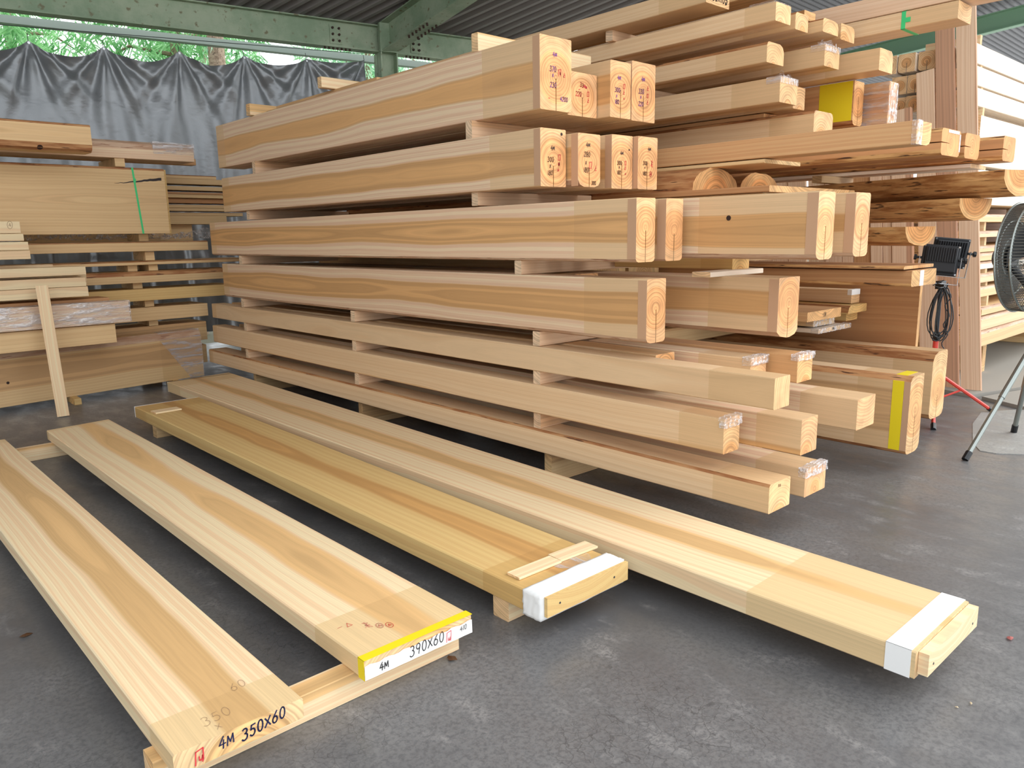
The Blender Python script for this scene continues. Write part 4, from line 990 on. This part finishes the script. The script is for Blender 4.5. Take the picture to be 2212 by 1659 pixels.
# front bundles at the left edge
for lb, xr, z0, z1, yf, w_ in (('lowest board of the lower front bundle at the left edge', 1.795, .945, 1.027, 7.25, .18), ('second board from the bottom of the lower front bundle', 1.785, 1.030, 1.105, 7.25, .18), ('set-back board in the middle of the lower front bundle', 1.845, 1.035, 1.120, 7.46, .16),
                             ('top front board of the lower front bundle', 1.795, 1.125, 1.195, 7.25, .18), ('thin board behind the top of the lower front bundle', 1.60, 1.150, 1.215, 7.46, .16),
                             ('lowest board of the upper front bundle at the left edge', 1.405, 1.268, 1.335, 7.25, .18), ('second board of the upper front bundle', 1.400, 1.340, 1.405, 7.25, .18), ('third board of the upper front bundle', 1.375, 1.412, 1.468, 7.25, .18), ('top board of the upper front bundle, a pencilled circle near its end', 1.360, 1.472, 1.565, 7.25, .18)):
    t = gboard(lb, xr, yf, z0, z1, w_, 2.2, 'cypress', 1.5, (), (0,0), 'board', 'board', (.3, .1, .1), None, 'boards of the two front bundles at the left')
    if lb.startswith('top board of'):
        writing(t, [('@', .02, .03, .07, INK_GREY, .0018, 0)], (-.001, .11, 0), (0, -1, 0), (0, 0, 1), 'pencil_marks')
prop('block between the two front bundles at the left edge, out of sight', .5, 7.3, 1.216, 1.266, .08)
prop('post block under the lower front bundle, behind the film-wrapped board', 1.15, 7.55, .915, .944, .5)
# back layers
for lb, xr, z0, z1, tn, wn, yy in (('topmost loose layer board of the left stack, bark on its top edge', 3.10, 1.300, 1.392, 'dim', {'tl': (.03,.012)}, 7.90), ('thin layer board second from the top in the left stack, longest of its layers', 3.52, 1.172, 1.208, 'dim', {'tl': (.02,.01)}, 7.93),
                         ('third layer board from the top in the left stack, with a live edge', 3.35, 1.004, 1.110, 'dim', {'tl': (.03,.04)}, 7.90), ('fourth layer board from the top in the left stack', 3.35, .832, .944, 'honey', (), 7.90), ('fifth layer board from the top in the left stack', 3.04, .636, .764, 'dim', (), 7.90),
                         ('sixth layer board from the top in the left stack, behind the floor slab', 3.04, .385, .575, 'dim', (), 7.98), ('lowest layer board in the left stack, behind the floor slab', 3.02, .150, .335, 'dim', (), 7.98)):
    gboard(lb, xr, yy, z0, z1, .42, 3.6, tn, 3, wn)
def gblock(label, px_x, z0, z1, y=7.94, w_=.085): batten(label, px_x, y, z0+.001, w_, .36, z1-z0-.002, name='bearer', group='bearers in the left stack', cat='bearer', tone='dim')
for lb, x, z0, z1 in (('bearer on the topmost loose layer of the left stack', 2.46, 1.393, 1.463), ('bearer under the topmost loose layer of the left stack', 2.50, 1.210, 1.297), ('left bearer under the thin second layer of the left stack', 2.33, 1.111, 1.171), ('right bearer under the thin second layer of the left stack', 2.52, 1.111, 1.171),
                      ('bearer under the live-edged third layer of the left stack', 2.36, .945, 1.003), ('bearer under the fourth layer of the left stack', 2.45, .765, .831), ('bearer under the fifth layer of the left stack', 2.47, .576, .635), ('bearer under the sixth layer of the left stack', 2.45, .336, .384), ('bearer on the floor under the left stack', 2.45, 0, .149)):
    gblock(lb, x, z0, z1)
for lb, z0, z1 in (('hidden left bearer under the topmost layer of the left stack', 1.209, 1.299), ('hidden left bearer under the third layer of the left stack', .945, 1.003), ('hidden left bearer under the fourth layer of the left stack', .765, .831), ('hidden left bearer on the floor under the left stack', 0, .149)):
    gblock(lb, .6, z0, z1, 7.84)
# tall board standing on edge
g3 = gboard('tall board on edge at the left with a dark resin streak and green strap', 2.690, 7.760, 1.465, 2.062, .045, 3.0, 'dim', 1.2, {'tl': (.01,.02)}, (.0,0), 'board', 'board', (-.12,.30,.06,.6), None, None)
bm = bmesh.new()
st = [(.03 + .42*i/16, .50 - .05*i/16 + random.uniform(-.003,.003)) for i in range(17)]
tp_ = [bm.verts.new((-.0012, y, z+.018*(1-y/.48))) for y, z in st]; bt_ = [bm.verts.new((-.0012, y, z-.010*(1-y/.48))) for y, z in st]
for i in range(len(st)-1): bm.faces.new((tp_[i], tp_[i+1], bt_[i+1], bt_[i]))
link('resin_streak', bm, [DARKHOLE], g3)
bm = bmesh.new(); mm = Matrix.Shear('XZ', 4, (0, 0))
vs = [bm.verts.new(p) for p in ((-.002, .235, .0), (-.002, .252, .0), (-.002, .292, .597), (-.002, .275, .597))]; bm.faces.new(vs)
add_box(bm, -.006, .262, .47, -.002, .285, .50)
link('green_strap', bm, [GREEN_STRAP], g3)
gboard('second tall board on edge right behind the resin streaked one', 2.725, 7.815, 1.465, 2.06, .035, 3.0, 'honey', 1.2, (), (0,0), 'board', 'board', None, None, None)
batten('weathered block on top of the tall board, under the film-ended timber', 2.26, 7.74, 2.064, .085, .5, .075, name='bearer', group='bearers in the left stack', cat='bearer', tone='dim')
batten('weathered block at the left on top of the tall board', .9, 7.74, 2.064, .085, .5, .062, name='bearer', group='bearers in the left stack', cat='bearer', tone='dim')
g2 = gboard('long timber with clear film over its rounded end, above the tall board', 2.985, 7.755, 2.140, 2.300, .30, 3.4, 'cedar', 2.0, {'tl': (.05,.07)}, (0,0), 'timber', 'timber', (-.05,.4,.05,.4), WANE_PALE, None)
crumple_box(g2, -.004, -.006, .06, .30, .38, .166, FILM, 'film_wrap', .004, 8)
gboard('plain board behind the film-ended timber, sticking out a little further', 3.12, 8.07, 2.140, 2.20, .12, 3.0, 'orange', 2.0, (), (0,0), 'board', 'board', None, None, None)
t = gboard('live-edged beam with a clipped end at the upper left', 1.965, 7.28, 2.130, 2.352, .22, 2.2, 'dim', 1.5, {'bl': (.05,.06), 'tl': (.02,.02)}, (0,0), 'timber', 'timber', (-.1,.13,.10,.2), WANE, None)
bm = bmesh.new(); add_tube(bm, [(.022, .385, .022), (.018, .385, .018)], .022, 9); link('knot', bm, [KNOT], t)
prop('block under the live-edged beam at the upper left, out of sight', .2, 7.32, 1.567, 2.129, .3)
# bundle behind the tall board
gz = [(2.045,2.085,8.62,3.44,'top bark-edged board'), (1.985,2.040,8.55,3.66,'first strapped board'), (1.920,1.962,8.55,3.66,'second strapped board'), (1.880,1.902,8.56,3.66,'thin third board'), (1.842,1.878,8.55,3.66,'fourth strapped board'), (1.790,1.838,8.62,3.66,'dark fifth board'), (1.738,1.772,8.58,3.66,'sixth board'), (1.705,1.735,8.55,3.66,'seventh board'), (1.655,1.690,8.6,3.7,'eighth board')]
for z0, z1, y, xr, nm in gz:
    gboard(nm + ' of the bundle between the tall board and the big stack', xr+.1, y, z0, z1, .25, 2.6, 'brown' if 'dark' in nm or 'thin' in nm else 'dim', 2.0, {'tl': (.02,.01)} if 'bark' in nm else (), (0,0), 'board', 'board', None, None, 'boards of the bundle behind the tall board')
gboard('slope-ended thick board under the bundle behind the tall board', 3.56, 8.48, 1.565, 1.652, .28, 2.4, 'dim', 3.0, (), (0,0), 'board', 'board', None, None, 'boards of the bundle behind the tall board')
bm = bmesh.new(); add_box(bm, 2.800, 8.515, 1.84, 2.825, 8.518, 2.045)
tag(link('green_strap', bm, [GREEN_STRAP]), 'green strap round the bundle behind the tall board', 'strap')
prop('block under the bundle behind the tall board, out of sight', 1.6, 8.55, 1.393, 1.564, 1.6)
# crumpled sheet film lying in the gap
bm = bmesh.new(); random.seed(3); n_ = 26; gr = []
for i in range(n_+1):
    gr.append([bm.verts.new((1.45 + 2.05*i/n_, 8.30 + .16*j/4 + random.uniform(-.02,.02), 1.405 + (.11 - .02*j)*(.5+.5*math.sin(i*.9+j)) + random.uniform(0,.02))) for j in range(5)])
for i in range(n_):
    for j in range(4): bm.faces.new((gr[i][j], gr[i+1][j], gr[i+1][j+1], gr[i][j+1]))
tag(link('plastic_sheet', bm, [FILM]), 'crumpled clear plastic sheet in the gap under the tall board', 'plastic sheet')

# ------------------------------------------------------------------ dark sheet hung behind
grom = [(1.45, 3.545), (2.206, 3.565), (2.921, 3.58), (3.709, 3.613), (4.446, 3.636), (5.218, 3.675), (5.993, 3.735)]
x0t, x1t = -1.2, 5.993
NX, NZ = 420, 110
gx = [-1.6, -.85, -.1, .68] + [g[0] for g in grom]; gzv = [3.47, 3.49, 3.505, 3.525] + [g[1] for g in grom]
def plane_y(x): return 10.35/math.cos(R(11)) - x*math.tan(R(11)) - .02
bm = bmesh.new(); rows = []
for i in range(NX+1):
    x = x0t + (x1t-x0t)*i/NX; k = max(j for j in range(len(gx)) if gx[j] <= x + 1e-6); k = min(k, len(gx)-2)
    f = min(1, max(0, (x-gx[k])/(gx[k+1]-gx[k]))); zt = gzv[k]*(1-f) + gzv[k+1]*f - (.15 if k < 8 else (.11 if k == 8 else .05))*(4*f*(1-f))**.9
    row = []
    for j in range(NZ+1):
        s = j/NZ; z = zt*(1-s) + .25*s; off = 0.0
        for q in range(len(gx)):
            dx = x-gx[q]; dz = gzv[q]-z + .02; rr = math.hypot(dx, dz)
            if rr < 2.4 and abs(dx) < 1.0:
                an = math.atan2(dx, dz); off += (math.cos(an*11 + q*1.7)*.040 + math.cos(an*23 + q)*.014)*min(1, rr/.25)*math.exp(-rr/1.6)*math.exp(-(dx/.55)**2)
        off += .030*math.sin(x*12.0 + .6*math.sin(z*2))*min(1, s*2.2) + .014*math.sin(x*31+z*1.5)*min(1, s*2)
        sag = math.exp(-s*9)*4*f*(1-f)*.05
        yv = plane_y(x) + off - sag
        row.append(bm.verts.new((x, yv, z)))
    rows.append(row)
for i in range(NX):
    for j in range(NZ): bm.faces.new((rows[i][j], rows[i+1][j], rows[i+1][j+1], rows[i][j+1]))
tarp = link('tarpaulin', bm, [TARP], None, None, True); tag(tarp, 'dark grey tarpaulin hung in scallops across the back', 'tarpaulin')
for x, z in zip(gx, gzv):
    if x < x0t: continue
    bm = bmesh.new(); add_tube(bm, [(x, plane_y(x)-.012, z-.03), (x, plane_y(x)+.012, z-.03)], .014, 10); link('eyelet', bm, [CHROME], tarp)
bm = bmesh.new()
for x, z in zip(gx, gzv):
    if x < x0t: continue
    add_tube(bm, [(x, plane_y(x), z-.03), (x, plane_y(x)+.02, z+.07)], .004, 5)
add_tube(bm, [(x, plane_y(x)+.02, 3.60 + (x+1.2)*.030) for x in (-1.2, .5, 1.5, 2.5, 3.5, 4.4, 5.2, 6.0)], .004, 5)
link('hanging_wire', bm, [DARKGREY], tarp)

# ------------------------------------------------------------------ trees beyond
def tree(label, x, y, r_, h, mat, n, seed, tr, zc=4.0, spread=1.6, vs_=1.8, group='trees beyond the tarpaulin'):
    random.seed(seed)
    rt_ = empty('tree', (x, y, -.12)); tag(rt_, label, 'tree', group)
    bm = bmesh.new(); add_tube(bm, [(0, 0, 0), (.03, .0, h*.5), (.0, .02, h)], [tr, tr*.85, tr*.6], 10)
    for k in range(9):
        a_ = random.uniform(0, 2*PI); z = random.uniform(2.8, h*.95); ln = random.uniform(min(.6, spread), spread*.8)
        add_tube(bm, [(0, 0, z), (math.cos(a_)*ln*.6, math.sin(a_)*ln*.6, z+.1), (math.cos(a_)*ln, math.sin(a_)*ln, z-.15)], [.035, .022, .008], 6)
    link('trunk', bm, [TRUNK], rt_)
    bm = bmesh.new()
    for k in range(n):
        a_ = random.uniform(0, 2*PI); rr = max(spread-.25, .02)*math.sqrt(random.random()); z = zc + random.uniform(-vs_, vs_)*.9
        c_ = Vector((math.cos(a_)*rr, math.sin(a_)*rr, z)); az = random.uniform(0, 2*PI)
        for b_ in range(7):
            dd = Vector((math.cos(az + random.uniform(-.7, .7)), math.sin(az + random.uniform(-.7, .7)), random.uniform(-1.6, -.2))).normalized()
            sd = dd.cross(Vector((random.uniform(-1,1), random.uniform(-1,1), random.uniform(-.3,.3)))).normalized()*random.uniform(.006, .013); L_ = random.uniform(.10, .24)
            p = c_ + Vector((random.uniform(-.07,.07), random.uniform(-.07,.07), random.uniform(-.07,.07)))
            bm.faces.new([bm.verts.new(q) for q in (p-sd, p+dd*L_*.5-sd*1.2, p+dd*L_, p+dd*L_*.5+sd*1.2, p+sd)])
    link('foliage', bm, [mat], rt_)
tree('dense green cedar beyond the tarpaulin, furthest left in view', 1.5, 12.6, 0, 7, LEAF1, 1600, 1, .13, spread=1.55)
tree('green cedar with a brown bough beyond the third and fourth eyelets', 4.75, 12.7, 0, 7, LEAF1, 1300, 2, .11, spread=1.55)
tree('pale leafy tree beyond the right end of the tarpaulin', 8.0, 12.4, 0, 7, LEAF2, 900, 3, .07, spread=1.55)
tree('bare grey trunk close behind the tarpaulin, few pale leaves', 4.62, 10.95, 0, 8, LEAF2, 20, 4, .13, spread=.15)
tree('further green tree seen between the two front cedars', 3.2, 16.0, 0, 8, LEAF1, 1100, 5, .1, spread=1.55, zc=4.6)
tree('further pale tree behind the column', 6.5, 16.0, 0, 8, LEAF2, 900, 6, .1, spread=1.55, zc=4.6)
tree('far green tree right of the column', 9.8, 16.0, 0, 8, LEAF1, 900, 7, .1, spread=1.55, zc=4.6)
tree('far green tree at the left end of the second row', -.1, 16.0, 0, 8, LEAF1, 1100, 8, .13, spread=1.55, zc=4.6)


# ------------------------------------------------------------------ litter on the floor
def scrap(name, label, cat, c, s, mat, seed):
    random.seed(seed); bm = bmesh.new(); n_ = 7
    ring_ = [bm.verts.new((s*math.cos(2*PI*i/n_)*random.uniform(.6,1.2), s*.55*math.sin(2*PI*i/n_)*random.uniform(.6,1.2), .002+random.uniform(0, s*.25))) for i in range(n_)]
    top_ = bm.verts.new((0, 0, .004 + s*.2))
    for i in range(n_): bm.faces.new((ring_[i], ring_[(i+1) % n_], top_))
    bmesh.ops.solidify(bm, geom=bm.faces[:], thickness=.0015)
    o = link(name, bm, [mat]); o.location = (c[0], c[1], .0015 if c[0] < 7 else .0295); o.rotation_euler = (0, 0, random.uniform(0, 3)); tag(o, label, cat, 'litter on the floor')
scrap('dry_leaf', 'curled brown leaf on the floor by the white-labelled plank end', 'leaf', (1.43, 1.88), .026, LEAFB, 1)
scrap('dry_leaf', 'brown leaf on the floor at the left edge', 'leaf', (.422, 3.076), .022, LEAFB, 2)
scrap('scrap', 'small pink scrap on the floor right of the longest plank end', 'scrap', (2.886, .638), .018, PINKSCRAP, 3)
scrap('wood_chip', 'left of two tiny pale chips on the floor at the lower right', 'chip', (2.332, .628), .007, WOODCHIP, 4)
scrap('wood_chip', 'right of two tiny pale chips on the floor at the lower right', 'chip', (2.382, .605), .007, WOODCHIP, 5)
scrap('dry_leaf', 'dark leaf on the flooring sheet before the bright stack', 'leaf', (7.6, 1.55), .03, LEAFB, 6)

# ------------------------------------------------------------------ filler timbers added to block sky light and carry the post pile
GF = 'added filler timbers blocking light under the post pile'
for lb, z0, z1, yn, two in (('lowest', .10, .44, 3.3, 0), ('second', .52, .86, 3.5, 0), ('third', .94, 1.24, 3.6, 1), ('fourth', 1.27, 1.56, 3.7, 1)):
    timber('%s added filler timber blocking light under the post pile, near side' % lb, 4.06, yn, z0, .38, z1-z0, 7.4-yn, 'dim', (0,0), None, (), None, GF)
    if two: timber('%s added filler timber blocking light under the post pile, back side' % lb, 4.48, yn, z0, .36, z1-z0, 7.4-yn, 'dim', (0,0), None, (), None, GF)
for lb, z0, z1, L in (('on the floor', 0, .0995, .40), ('under the second timber', .4405, .5195, .40), ('under the third timber', .8605, .9395, .74), ('under the fourth timber', 1.2405, 1.2695, .74)):
    for yy, wh in ((4.4, 'near'), (6.6, 'far')): batten('bearer %s for the added filler under the post pile, %s' % (lb, wh), 4.07, yy, z0, L, .07, z1-z0, name='bearer', group=GF, cat='bearer', tone='dim')
